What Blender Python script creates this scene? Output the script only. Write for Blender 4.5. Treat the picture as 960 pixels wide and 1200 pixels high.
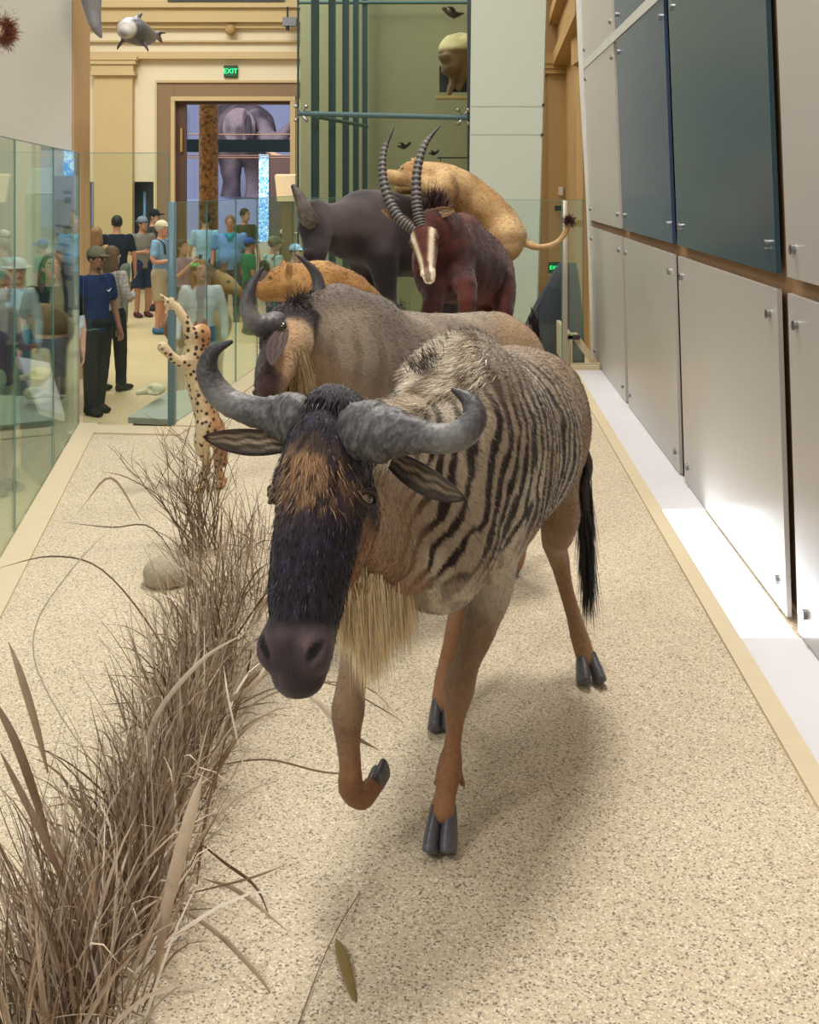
import bpy, math, random
import numpy as np
from mathutils import Vector, Matrix

for _o in list(bpy.data.objects):
    bpy.data.objects.remove(_o)
SC = bpy.context.scene
COL = SC.collection
rnd = random.Random(7)
NR = np.random.RandomState(11)

# ---------------------------------------------------------------- camera
F, HC, HY = 1300.0, 1.9, 214.0          # focal length in pixels, eye height over the plinth, horizon row
cam = bpy.data.cameras.new('camera')
camo = bpy.data.objects.new('camera', cam)
COL.objects.link(camo)
camo.location = (0, 0, HC)
camo.rotation_euler = (math.pi / 2, 0, 0)
cam.sensor_fit = 'VERTICAL'
cam.sensor_height = 36
cam.sensor_width = 28.8
cam.lens = 36 * F / 1200
cam.shift_y = -(600 - HY) / 1200
cam.clip_end = 200
SC.camera = camo
SC.view_settings.view_transform = 'Standard'
SC.view_settings.look = 'None'
SC.view_settings.gamma = 1
SC.view_settings.use_curve_mapping = False
SC.view_settings.exposure = 0.0

# ---------------------------------------------------------------- world + lights
w = bpy.data.worlds.new('world')
SC.world = w
w.use_nodes = True
bg = w.node_tree.nodes['Background']
bg.inputs[0].default_value = (1.0, 0.985, 0.965, 1)
bg.inputs[1].default_value = 0.44


def area(name, loc, target, size, energy, color=(1, .93, .82), sy=None):
    l = bpy.data.lights.new(name, 'AREA')
    l.energy = energy
    l.color = color
    l.size = size
    if sy:
        l.shape = 'RECTANGLE'
        l.size_y = sy
    o = bpy.data.objects.new(name, l)
    COL.objects.link(o)
    o.location = loc
    o.rotation_euler = (Vector(target) - Vector(loc)).to_track_quat('-Z', 'Y').to_euler()
    return o


def spot(name, loc, target, angle, energy, color=(1, .92, .8), radius=.15, blend=.6):
    l = bpy.data.lights.new(name, 'SPOT')
    l.energy = energy
    l.color = color
    l.spot_size = math.radians(angle)
    l.spot_blend = blend
    l.shadow_soft_size = radius
    o = bpy.data.objects.new(name, l)
    COL.objects.link(o)
    o.location = loc
    o.rotation_euler = (Vector(target) - Vector(loc)).to_track_quat('-Z', 'Y').to_euler()
    return o


area('overhead_key_fill', (.5, 6.2, 9.0), (.1, 3.3, 0), 1.3, 560, (1, .96, .90))
area('overhead_key_fill', (-4.6, -2.0, 6.6), (0, 3.2, .8), 2.0, 370, (1, .98, .95))  # unseen front fill added behind the camera to brighten the animal's face
area('overhead_key_fill', (0, 10, 9.0), (0, 8.5, 1), 2.5, 260, (1, .95, .88))
area('overhead_key_fill', (1.0, 2.0, 8.0), (0.2, 8.0, 1.2), 2.0, 120, (1, .95, .88))
area('hall_light', (-5, 17, 8.5), (-4, 17, 0), 5, 900, (1, .96, .88))
area('case_fill', (0, 17.6, 7.5), (0, 19, 0), 2.0, 90, (1, .97, .88))  # unseen lamp added to brighten the case interior
area('rotunda_light', (-9, 34, 12), (-8, 46, 2), 6, 3000, (.85, .9, 1))
area('wing_light', (4.6, 15.5, 8.0), (3.6, 20, 2), 2.0, 90, (1, .85, .6))


# ---------------------------------------------------------------- maths
def P(px, py, Y):
    return np.array([(px - 480) / F * Y, Y, HC - (py - HY) / F * Y])


def G(px, py, z=0.0):
    return P(px, py, F * (HC - z) / (py - HY))


def _hash(ix, iy, iz):
    h = (ix * 374761393 + iy * 668265263 + iz * 2147483647 + 12345) & 0xffffffff
    h = ((h ^ (h >> 13)) * 1274126177) & 0xffffffff
    return ((h ^ (h >> 16)) & 0xffff) / 65535.0


def vnoise(p, s):
    """value noise in 0..1 at numpy points p (n,3), frequency s (scalar or 3)"""
    q = np.asarray(p, float) * s + 1000.0
    i = np.floor(q).astype(np.int64)
    f = q - i
    f = f * f * (3 - 2 * f)
    out = 0
    for dx in (0, 1):
        for dy in (0, 1):
            for dz in (0, 1):
                wgt = (f[:, 0] if dx else 1 - f[:, 0]) * (f[:, 1] if dy else 1 - f[:, 1]) * (f[:, 2] if dz else 1 - f[:, 2])
                out = out + wgt * _hash(i[:, 0] + dx, i[:, 1] + dy, i[:, 2] + dz)
    return out


def sstep(a, b, x):
    t = np.clip((x - a) / (b - a), 0, 1)
    return t * t * (3 - 2 * t)


def mixc(a, b, t):
    t = np.asarray(t)[:, None]
    return a * (1 - t) + np.asarray(b) * t


def rgb(r, g, b):
    f = lambda c: (c / 255 / 12.92) if c / 255 <= .04045 else ((c / 255 + .055) / 1.055) ** 2.4
    return (f(r), f(g), f(b))


def norm(v):
    v = np.asarray(v, float)
    return v / max(np.linalg.norm(v), 1e-9)


def catmull(pts, rad, sub):
    pts = np.asarray(pts, float)
    rad = np.asarray([(r, r) if np.isscalar(r) else r for r in rad], float)
    if sub <= 1 or len(pts) < 3:
        return pts, rad
    A = np.hstack([pts, rad])
    E = np.vstack([2 * A[0] - A[1], A, 2 * A[-1] - A[-2]])
    out = []
    for i in range(len(A) - 1):
        p0, p1, p2, p3 = E[i:i + 4]
        for k in range(sub):
            t = k / sub
            out.append(.5 * ((2 * p1) + (-p0 + p2) * t + (2 * p0 - 5 * p1 + 4 * p2 - p3) * t * t + (-p0 + 3 * p1 - 3 * p2 + p3) * t ** 3))
    out.append(A[-1])
    out = np.array(out)
    out[:, 3:] = np.maximum(out[:, 3:], 1e-4)
    return out[:, :3], out[:, 3:]


# ---------------------------------------------------------------- distance-field sculpting
class Sdf:
    def __init__(self, lo, hi, vox):
        self.lo = np.asarray(lo, float)
        self.vox = vox
        self.n = np.ceil((np.asarray(hi, float) - self.lo) / vox).astype(int) + 1
        self.f = np.full(self.n, .25, np.float32)

    def _sl(self, lo, hi):
        a = np.clip(np.floor((lo - self.lo) / self.vox).astype(int), 0, self.n - 1)
        b = np.clip(np.ceil((hi - self.lo) / self.vox).astype(int) + 1, 1, self.n)
        ax = [(self.lo[k] + np.arange(a[k], b[k]) * self.vox).astype(np.float32) for k in range(3)]
        return tuple(slice(a[k], b[k]) for k in range(3)), ax

    def _merge(self, sl, d, k, op):
        a = self.f[sl]
        if op == 'sub':
            d = -d
            h = np.maximum(k - np.abs(a - d), 0) / k
            self.f[sl] = np.maximum(a, d) + h * h * k * .25
        else:
            h = np.maximum(k - np.abs(a - d), 0) / k
            self.f[sl] = np.minimum(a, d) - h * h * k * .25

    def tube(self, pts, rad, k=.03, up=(0, 0, 1), sub=3, op='add'):
        pts, rad = catmull(pts, rad, sub)
        up = np.asarray(up, float)
        m = rad.max() + k + 2 * self.vox
        sl, ax = self._sl(pts.min(0) - m, pts.max(0) + m)
        if min(len(a) for a in ax) < 2:
            return
        D = np.full([len(a) for a in ax], 9., np.float32)
        lo = np.array([a[0] for a in ax])
        for i in range(len(pts) - 1):
            A, B = pts[i], pts[i + 1]
            L = np.linalg.norm(B - A)
            if L < 1e-6:
                continue
            t = (B - A) / L
            v = up - t * up.dot(t)
            if np.linalg.norm(v) < .05:
                v = np.array([0, 1, 0]) - t * t[1]
            v = norm(v)
            u = np.cross(t, v)
            mm = max(rad[i].max(), rad[i + 1].max()) + k + 2 * self.vox
            a = np.clip(np.floor((np.minimum(A, B) - mm - lo) / self.vox).astype(int), 0, None)
            b = np.ceil((np.maximum(A, B) + mm - lo) / self.vox).astype(int) + 1
            s2 = tuple(slice(a[q], max(b[q], a[q])) for q in range(3))
            X = ax[0][s2[0]][:, None, None] - A[0]
            Yy = ax[1][s2[1]][None, :, None] - A[1]
            Z = ax[2][s2[2]][None, None, :] - A[2]
            if X.size == 0 or Yy.size == 0 or Z.size == 0:
                continue
            h = np.clip((X * t[0] + Yy * t[1] + Z * t[2]) / L, 0, 1)
            rx, ry, rz = X - h * (B - A)[0], Yy - h * (B - A)[1], Z - h * (B - A)[2]
            ra = rad[i][0] * (1 - h) + rad[i + 1][0] * h
            rb = rad[i][1] * (1 - h) + rad[i + 1][1] * h
            rm = np.minimum(ra, rb)
            pu, pv, pt = rx * u[0] + ry * u[1] + rz * u[2], rx * v[0] + ry * v[1] + rz * v[2], rx * t[0] + ry * t[1] + rz * t[2]
            k0 = np.sqrt((pu / ra) ** 2 + (pv / rb) ** 2 + (pt / rm) ** 2) + 1e-6
            k1 = np.sqrt((pu / ra ** 2) ** 2 + (pv / rb ** 2) ** 2 + (pt / rm ** 2) ** 2) + 1e-6
            d = np.where(k0 < .3, -rm * .7, k0 * (k0 - 1) / k1)
            D[s2] = np.minimum(D[s2], d)
        self._merge(sl, D, k, op)

    def ball(self, c, r, R=None, k=.03, op='add'):
        c = np.asarray(c, float)
        r = np.array([r] * 3 if np.isscalar(r) else r, float)
        m = r.max() + k + 2 * self.vox
        sl, ax = self._sl(c - m, c + m)
        if min(len(a) for a in ax) < 2:
            return
        X, Yy, Z = np.meshgrid(*ax, indexing='ij')
        q = np.stack([X - c[0], Yy - c[1], Z - c[2]], -1)
        if R is not None:
            q = q @ np.asarray(R, float).T      # rows of R are the ellipsoid's axes
        k0 = np.sqrt(((q / r) ** 2).sum(-1)) + 1e-6
        k1 = np.sqrt(((q / r ** 2) ** 2).sum(-1)) + 1e-6
        self._merge(sl, np.where(k0 < .3, -r.min() * .7, k0 * (k0 - 1) / k1).astype(np.float32), k, op)

    def cut(self, axis, val, above=True, k=.004):
        """remove everything above (or below) a coordinate"""
        c = self.lo[axis] + np.arange(self.n[axis]) * self.vox - val
        if not above:
            c = -c
        sh = [1, 1, 1]
        sh[axis] = -1
        d = np.broadcast_to(c.reshape(sh), self.f.shape)
        self.f = np.maximum(self.f, d).astype(np.float32)

    def mesh(self):
        f = self.f
        s = f < 0
        c = np.zeros(np.array(f.shape) - 1, int)
        for dx in (0, 1):
            for dy in (0, 1):
                for dz in (0, 1):
                    c += s[dx:f.shape[0] - 1 + dx, dy:f.shape[1] - 1 + dy, dz:f.shape[2] - 1 + dz]
        act = (c > 0) & (c < 8)
        idx = np.full(act.shape, -1, np.int64)
        ii = np.argwhere(act)
        idx[act] = np.arange(len(ii))
        acc = np.zeros((len(ii), 3))
        cnt = np.zeros(len(ii))
        cor = [np.array(q) for q in ((0, 0, 0), (1, 0, 0), (0, 1, 0), (1, 1, 0), (0, 0, 1), (1, 0, 1), (0, 1, 1), (1, 1, 1))]
        for a in range(8):
            for b in range(a + 1, 8):
                if np.abs(cor[a] - cor[b]).sum() != 1:
                    continue
                fa = f[tuple((ii + cor[a]).T)]
                fb = f[tuple((ii + cor[b]).T)]
                x = (fa < 0) != (fb < 0)
                t = fa / np.where(x, fa - fb, 1)
                pt = cor[a] + (cor[b] - cor[a]) * t[:, None]
                acc[x] += pt[x]
                cnt[x] += 1
        v = (ii + acc / cnt[:, None]) * self.vox + self.lo
        quads = []
        for ax in range(3):
            o1, o2 = [(1, 2), (2, 0), (0, 1)][ax]
            n = list(f.shape)
            sa = [slice(1, -1)] * 3
            sa[ax] = slice(0, n[ax] - 1)
            sb = list(sa)
            sb[ax] = slice(1, n[ax])
            A, B = s[tuple(sa)], s[tuple(sb)]
            e = np.argwhere(A != B)
            base = e + 1
            base[:, ax] -= 1
            d1 = np.zeros(3, int)
            d1[o1] = 1
            d2 = np.zeros(3, int)
            d2[o2] = 1
            q = np.stack([idx[tuple((base - d1 - d2).T)], idx[tuple((base - d2).T)], idx[tuple(base.T)], idx[tuple((base - d1).T)]], 1)
            flip = ~A[tuple(e.T)]
            q[flip] = q[flip][:, ::-1]
            quads.append(q)
        quads = np.vstack(quads)
        return v, quads


def vnormals(v, q):
    n = np.cross(v[q[:, 2]] - v[q[:, 0]], v[q[:, 3]] - v[q[:, 1]])
    out = np.zeros_like(v)
    for k in range(4):
        np.add.at(out, q[:, k], n)
    return out / np.maximum(np.linalg.norm(out, axis=1, keepdims=True), 1e-12)


def vsmooth(v, q, it=1, lam=.5):
    a = np.concatenate([q[:, k] for k in range(4)])
    b = np.concatenate([q[:, (k + 1) % 4] for k in range(4)])
    for _ in range(it):
        acc = np.zeros_like(v)
        cnt = np.zeros(len(v))
        np.add.at(acc, a, v[b])
        np.add.at(cnt, a, 1)
        v = v * (1 - lam) + lam * acc / np.maximum(cnt, 1)[:, None]
    return v


# ---------------------------------------------------------------- objects
WLOC = {}


def tag(o, label=None, cat=None, group=None, kind=None):
    if label:
        o['label'] = label
    if cat:
        o['category'] = cat
    if group:
        o['group'] = group
    if kind:
        o['kind'] = kind
    return o


def thing(name, label, cat, loc=(0, 0, 0), group=None):
    o = bpy.data.objects.new(name, None)
    o.empty_display_size = .1
    COL.objects.link(o)
    o.location = Vector([float(c) for c in loc])
    WLOC[o.name] = np.array(loc, float)
    return tag(o, label, cat, group)


def mk(name, v, faces, m, parent=None, cols=None, smooth=True, local=False):
    """one mesh object; v are world coordinates unless local"""
    v = np.asarray(v, float)
    base = np.zeros(3)
    if parent is not None:
        base = WLOC[parent.name]
    if not local:
        v = v - base
    me = bpy.data.meshes.new(name)
    if isinstance(faces, np.ndarray):
        me.vertices.add(len(v))
        me.vertices.foreach_set('co', v.astype(np.float32).ravel())
        nf, w_ = faces.shape
        me.loops.add(nf * w_)
        me.loops.foreach_set('vertex_index', faces.astype(np.int32).ravel())
        me.polygons.add(nf)
        me.polygons.foreach_set('loop_start', np.arange(nf, dtype=np.int32) * w_)
        me.update(calc_edges=True)
        me.validate()
    else:
        me.from_pydata([tuple(x) for x in v], [], faces)
        me.update()
    if cols is not None:
        at = me.color_attributes.new('Col', 'FLOAT_COLOR', 'POINT')
        c = np.ones((len(v), 4), np.float32)
        c[:, :3] = np.clip(cols, 0, 1)
        at.data.foreach_set('color', c.ravel())
    if smooth:
        me.polygons.foreach_set('use_smooth', np.ones(len(me.polygons), bool))
    if m is not None:
        me.materials.append(m)
    o = bpy.data.objects.new(name, me)
    COL.objects.link(o)
    if parent is not None:
        o.parent = parent
        WLOC[o.name] = base
    else:
        WLOC[o.name] = np.zeros(3)
    return o


def copy_tree(o, loc=None, rz=None, label=None, parent=None):
    c = o.copy()
    COL.objects.link(c)
    if parent is not None:
        c.parent = parent
    if loc is not None:
        c.location = Vector([float(q) for q in loc])
    if rz is not None:
        c.rotation_euler.z = rz
    if label:
        c['label'] = label
    for ch in [x for x in KIDS.get(o.name, []) if x.parent == o]:
        copy_tree(ch, parent=c)
    return c


KIDS = {}


def kids_index():
    KIDS.clear()
    for o in bpy.data.objects:
        if o.parent:
            KIDS.setdefault(o.parent.name, []).append(o)


class MB:
    """collects polygons for ONE mesh"""

    def __init__(self):
        self.v, self.f, self.c = [], [], []

    def add(self, v, f, col=None):
        n = len(self.v)
        self.v += [tuple(float(c) for c in q) for q in v]
        self.f += [tuple(int(i) + n for i in q) for q in f]
        if col is not None:
            self.c += [tuple(col)] * len(v)
        return self

    def box(self, lo, hi, bev=0.0, col=None):
        x0, y0, z0 = lo
        x1, y1, z1 = hi
        if bev <= 0:
            v = [(x0, y0, z0), (x1, y0, z0), (x1, y1, z0), (x0, y1, z0), (x0, y0, z1), (x1, y0, z1), (x1, y1, z1), (x0, y1, z1)]
            return self.add(v, [(0, 3, 2, 1), (4, 5, 6, 7), (0, 1, 5, 4), (1, 2, 6, 5), (2, 3, 7, 6), (3, 0, 4, 7)], col)
        b = bev
        r0 = [(x0 + b, y0), (x1 - b, y0), (x1, y0 + b), (x1, y1 - b), (x1 - b, y1), (x0 + b, y1), (x0, y1 - b), (x0, y0 + b)]
        cx, cy = (x0 + x1) / 2, (y0 + y1) / 2
        ins = lambda q: (q[0] - b * (1 if q[0] > cx else -1) * .7, q[1] - b * (1 if q[1] > cy else -1) * .7)
        rings = [[(*ins(q), z0) for q in r0], [(*q, z0 + b) for q in r0], [(*q, z1 - b) for q in r0], [(*ins(q), z1) for q in r0]]
        v = [p for r in rings for p in r]
        f = [tuple(range(7, -1, -1)), tuple(range(24, 32))]
        for k in range(3):
            for j in range(8):
                f.append((k * 8 + j, k * 8 + (j + 1) % 8, k * 8 + 8 + (j + 1) % 8, k * 8 + 8 + j))
        return self.add(v, f, col)

    def hexa(self, p8, col=None):
        """p8: 4 bottom + 4 top corners"""
        return self.add(p8, [(0, 3, 2, 1), (4, 5, 6, 7), (0, 1, 5, 4), (1, 2, 6, 5), (2, 3, 7, 6), (3, 0, 4, 7)], col)

    def slab(self, a, b, z0, z1, th, col=None):
        """an upright slab from ground point a to b"""
        a, b = np.array(a[:2], float), np.array(b[:2], float)
        t = norm(b - a)
        n = np.array([-t[1], t[0]]) * th / 2
        q = [a - n, b - n, b + n, a + n]
        return self.hexa([(*p, z0) for p in q] + [(*p, z1) for p in q], col)

    def prism(self, poly, z0, z1, col=None):
        n = len(poly)
        v = [(x, y, z0) for x, y in poly] + [(x, y, z1) for x, y in poly]
        f = [tuple(range(n - 1, -1, -1)), tuple(range(n, 2 * n))] + [(i, (i + 1) % n, n + (i + 1) % n, n + i) for i in range(n)]
        return self.add(v, f, col)

    def loft(self, pts, rad, n=12, up=(0, 0, 1), sub=3, cap=True, ridge=None, col=None, round_end=True):
        pts, rad = catmull(pts, rad, sub)
        up = np.asarray(up, float)
        N = len(pts)
        T = np.gradient(pts, axis=0)
        v = []
        lastv = None
        for i in range(N):
            t = norm(T[i])
            u0 = up if lastv is None else lastv
            vv = u0 - t * u0.dot(t)
            if np.linalg.norm(vv) < 1e-3:
                vv = np.array([0, 1, .01]) - t * t[1]
            vv = norm(vv)
            lastv = vv
            uu = np.cross(t, vv)
            s = 1 if ridge is None else ridge(i / (N - 1))
            for j in range(n):
                a = 2 * math.pi * j / n
                v.append(pts[i] + uu * math.cos(a) * rad[i][0] * s + vv * math.sin(a) * rad[i][1] * s)
        f = [(i * n + j, i * n + (j + 1) % n, (i + 1) * n + (j + 1) % n, (i + 1) * n + j) for i in range(N - 1) for j in range(n)]
        if cap:
            t0, t1 = norm(pts[0] - pts[1]), norm(pts[-1] - pts[-2])
            v += [pts[0] + t0 * min(rad[0]) * (.5 if round_end else 0), pts[-1] + t1 * min(rad[-1]) * (.5 if round_end else 0)]
            a, b = N * n, N * n + 1
            f += [(a, (j + 1) % n, j) for j in range(n)] + [(b, (N - 1) * n + j, (N - 1) * n + (j + 1) % n) for j in range(n)]
        return self.add(v, f, col)

    def ball(self, c, r, n=12, m=8, col=None, R=None):
        r = [r] * 3 if np.isscalar(r) else r
        v = []
        for i in range(m + 1):
            th = math.pi * i / m
            for j in range(n):
                ph = 2 * math.pi * j / n
                q = np.array([math.sin(th) * math.cos(ph) * r[0], math.sin(th) * math.sin(ph) * r[1], math.cos(th) * r[2]])
                if R is not None:
                    q = np.asarray(R).T @ q
                v.append(np.asarray(c) + q)
        f = [(i * n + j, (i + 1) * n + j, (i + 1) * n + (j + 1) % n, i * n + (j + 1) % n) for i in range(m) for j in range(n)]
        return self.add(v, f, col)

    def cyl(self, a, b, r, n=12, r2=None, col=None):
        return self.loft([a, b], [r, r if r2 is None else r2], n=n, sub=1, round_end=False, col=col)

    def build(self, name, m, parent=None, smooth=True, local=False):
        cols = np.array(self.c) if self.c and len(self.c) == len(self.v) else None
        o = mk(name, self.v, self.f, m, parent, cols, smooth, local)
        if smooth:
            try:
                o.data.set_sharp_from_angle(angle=math.radians(40))
            except Exception:
                pass
        return o


def hairs(root, dirs, length, width, cols, droop=0.3, seg=3, jit=.25, curl=0.0):
    """ribbon hairs as arrays: root (n,3), dirs (n,3) -> verts, quads/tri array, cols"""
    n = len(root)
    length = np.broadcast_to(np.asarray(length, float), (n,)) * NR.uniform(.7, 1.15, n)
    d = dirs + NR.normal(0, jit, (n, 3))
    d /= np.linalg.norm(d, axis=1, keepdims=True)
    side = np.cross(d, NR.normal(0, 1, (n, 3)))
    side /= np.linalg.norm(side, axis=1, keepdims=True) + 1e-9
    ph = NR.uniform(0, 6.28, n)
    pts = [root]
    cur = root
    for k in range(seg):
        d = d + np.array([0, 0, -droop / seg]) + (side * (np.sin(ph + k * 1.7) * curl)[:, None])
        d /= np.linalg.norm(d, axis=1, keepdims=True)
        cur = cur + d * (length / seg)[:, None]
        pts.append(cur)
    V, Q, C = [], [], []
    for k in range(seg + 1):
        wd = width * (1 - k / seg) ** .7 + width * .06
        V.append(pts[k] - side * wd / 2)
        V.append(pts[k] + side * wd / 2)
        C += [cols, cols]
    V = np.stack(V, 1).reshape(-1, 3)
    C = np.stack(C, 1).reshape(-1, 3)
    b = (np.arange(n) * 2 * (seg + 1))[:, None]
    Q = np.concatenate([b + np.array([2 * k, 2 * k + 1, 2 * k + 3, 2 * k + 2])[None] for k in range(seg)])
    return V, Q, C


def sample_surface(v, q, n):
    a = np.linalg.norm(np.cross(v[q[:, 2]] - v[q[:, 0]], v[q[:, 3]] - v[q[:, 1]]), axis=1)
    i = NR.choice(len(q), n, p=a / a.sum())
    u, t = NR.rand(n, 1), NR.rand(n, 1)
    Q = v[q[i]]
    return (Q[:, 0] * (1 - u) + Q[:, 1] * u) * (1 - t) + (Q[:, 3] * (1 - u) + Q[:, 2] * u) * t, i


# ---------------------------------------------------------------- materials
def _nt(name):
    m = bpy.data.materials.new(name)
    m.use_nodes = True
    nt = m.node_tree
    b = nt.nodes['Principled BSDF']
    return m, nt, b


def N(nt, t, **kw):
    n = nt.nodes.new(t)
    for k, v in kw.items():
        if hasattr(n, k):
            setattr(n, k, v)
        else:
            n.inputs[k.replace('_', ' ')].default_value = v
    return n


_M = {}


def pmat(name, col, rough=.6, var=.12, scale=6.0, bump=.0, bscale=60., metal=0., spec=.5, stretch=(1, 1, 1), coat=0.):
    """plain material with soft noise variation"""
    if name in _M:
        return _M[name]
    m, nt, b = _nt(name)
    tc = N(nt, 'ShaderNodeTexCoord')
    mp = N(nt, 'ShaderNodeMapping')
    mp.inputs['Scale'].default_value = stretch
    nt.links.new(tc.outputs['Object'], mp.inputs[0])
    nz = N(nt, 'ShaderNodeTexNoise', Scale=scale, Detail=5.0, Roughness=.6)
    nt.links.new(mp.outputs[0], nz.inputs[0])
    mx = N(nt, 'ShaderNodeMix', data_type='RGBA')
    nt.links.new(nz.outputs[0], mx.inputs[0])
    mx.inputs[6].default_value = (*[c * (1 - var) for c in col], 1)
    mx.inputs[7].default_value = (*[min(1, c * (1 + var)) for c in col], 1)
    nt.links.new(mx.outputs[2], b.inputs['Base Color'])
    b.inputs['Roughness'].default_value = rough
    b.inputs['Metallic'].default_value = metal
    b.inputs['Specular IOR Level'].default_value = spec
    if coat:
        b.inputs['Coat Weight'].default_value = coat
    if bump:
        n2 = N(nt, 'ShaderNodeTexNoise', Scale=bscale, Detail=4.0)
        nt.links.new(mp.outputs[0], n2.inputs[0])
        bp = N(nt, 'ShaderNodeBump', Strength=bump, Distance=.02)
        nt.links.new(n2.outputs[0], bp.inputs['Height'])
        nt.links.new(bp.outputs[0], b.inputs['Normal'])
    _M[name] = m
    return m


def vmat(name, rough=.7, bump=.4, bscale=120., var=.25, nscale=40., spec=.3, stretch=(1, 1, 1), sheen=0., bdist=.01):
    """material reading the pigment attribute Col"""
    if name in _M:
        return _M[name]
    m, nt, b = _nt(name)
    at = N(nt, 'ShaderNodeAttribute', attribute_name='Col')
    tc = N(nt, 'ShaderNodeTexCoord')
    mp = N(nt, 'ShaderNodeMapping')
    mp.inputs['Scale'].default_value = stretch
    nt.links.new(tc.outputs['Object'], mp.inputs[0])
    nz = N(nt, 'ShaderNodeTexNoise', Scale=nscale, Detail=6.0, Roughness=.7)
    nt.links.new(mp.outputs[0], nz.inputs[0])
    mr = N(nt, 'ShaderNodeMapRange')
    nt.links.new(nz.outputs[0], mr.inputs[0])
    mr.inputs[1].default_value = .25
    mr.inputs[2].default_value = .75
    mr.inputs[3].default_value = 1 - var
    mr.inputs[4].default_value = 1 + var
    vm = N(nt, 'ShaderNodeVectorMath', operation='SCALE')
    nt.links.new(at.outputs['Color'], vm.inputs[0])
    nt.links.new(mr.outputs[0], vm.inputs['Scale'])
    nt.links.new(vm.outputs[0], b.inputs['Base Color'])
    b.inputs['Roughness'].default_value = rough
    b.inputs['Specular IOR Level'].default_value = spec
    if sheen:
        b.inputs['Sheen Weight'].default_value = sheen
    if bump:
        n2 = N(nt, 'ShaderNodeTexNoise', Scale=bscale, Detail=5.0)
        nt.links.new(mp.outputs[0], n2.inputs[0])
        bp = N(nt, 'ShaderNodeBump', Strength=bump, Distance=bdist)
        nt.links.new(n2.outputs[0], bp.inputs['Height'])
        nt.links.new(bp.outputs[0], b.inputs['Normal'])
    _M[name] = m
    return m


def glassmat(name, tint, refl=.45):
    if name in _M:
        return _M[name]
    m = bpy.data.materials.new(name)
    m.use_nodes = True
    nt = m.node_tree
    nt.nodes.clear()
    out = N(nt, 'ShaderNodeOutputMaterial')
    tr = N(nt, 'ShaderNodeBsdfTransparent')
    tr.inputs[0].default_value = (*tint, 1)
    gl = N(nt, "ShaderNodeBsdfGlossy", Roughness=.015)
    gl.inputs[0].default_value = (.9, 1, .95, 1)
    fr = N(nt, 'ShaderNodeFresnel', IOR=1.5)
    mu = N(nt, 'ShaderNodeMath', operation='MULTIPLY')
    mu.inputs[1].default_value = refl
    nt.links.new(fr.outputs[0], mu.inputs[0])
    mx = N(nt, 'ShaderNodeMixShader')
    nt.links.new(mu.outputs[0], mx.inputs[0])
    nt.links.new(tr.outputs[0], mx.inputs[1])
    nt.links.new(gl.outputs[0], mx.inputs[2])
    nt.links.new(mx.outputs[0], out.inputs[0])
    _M[name] = m
    return m


def emat(name, col, strength):
    if name in _M:
        return _M[name]
    m, nt, b = _nt(name)
    b.inputs['Base Color'].default_value = (*col, 1)
    b.inputs['Emission Color'].default_value = (*col, 1)
    b.inputs['Emission Strength'].default_value = strength
    _M[name] = m
    return m
# ================================================================ SETTING
FZ = -.45                                # hall floor level


def struct(o):
    o['kind'] = 'structure'
    return o


def terrazzo(name, base, dark, light, scale, amt=.5):
    m, nt, b = _nt(name)
    tc = N(nt, 'ShaderNodeTexCoord')
    v1 = N(nt, 'ShaderNodeTexVoronoi', Scale=scale)
    nt.links.new(tc.outputs['Object'], v1.inputs[0])
    sx = N(nt, 'ShaderNodeSeparateColor')
    nt.links.new(v1.outputs['Color'], sx.inputs[0])
    cr = N(nt, 'ShaderNodeValToRGB')
    cr.color_ramp.interpolation = 'CONSTANT'
    e = cr.color_ramp.elements
    e[0].position, e[0].color = 0, (*dark, 1)
    e[1].position, e[1].color = .10, (*[a * .6 + c * .4 for a, c in zip(base, dark)], 1)
    for pos, c in ((.24, base), (.62, [a * 1.1 for a in base]), (.86, light)):
        k = e.new(pos)
        k.color = (*[min(1, q) for q in c], 1)
    nt.links.new(sx.outputs[0], cr.inputs[0])
    nz = N(nt, 'ShaderNodeTexNoise', Scale=1.3, Detail=6.0)
    nt.links.new(tc.outputs['Object'], nz.inputs[0])
    mx = N(nt, 'ShaderNodeMix', data_type='RGBA')
    mx.inputs[0].default_value = amt
    mx.inputs[6].default_value = (*base, 1)
    nt.links.new(cr.outputs[0], mx.inputs[7])
    m2 = N(nt, 'ShaderNodeMix', data_type='RGBA', blend_type='MULTIPLY')
    m2.inputs[0].default_value = .35
    cr2 = N(nt, 'ShaderNodeValToRGB')
    cr2.color_ramp.elements[0].position, cr2.color_ramp.elements[0].color = .3, (.72, .70, .66, 1)
    cr2.color_ramp.elements[1].position, cr2.color_ramp.elements[1].color = .7, (1, 1, 1, 1)
    nt.links.new(nz.outputs[0], cr2.inputs[0])
    nt.links.new(mx.outputs[2], m2.inputs[6])
    nt.links.new(cr2.outputs[0], m2.inputs[7])
    nt.links.new(m2.outputs[2], b.inputs['Base Color'])
    b.inputs['Roughness'].default_value = .55
    b.inputs['Specular IOR Level'].default_value = .3
    bp = N(nt, 'ShaderNodeBump', Strength=.15, Distance=.003)
    nt.links.new(v1.outputs['Distance'], bp.inputs['Height'])
    nt.links.new(bp.outputs[0], b.inputs['Normal'])
    return m


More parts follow.
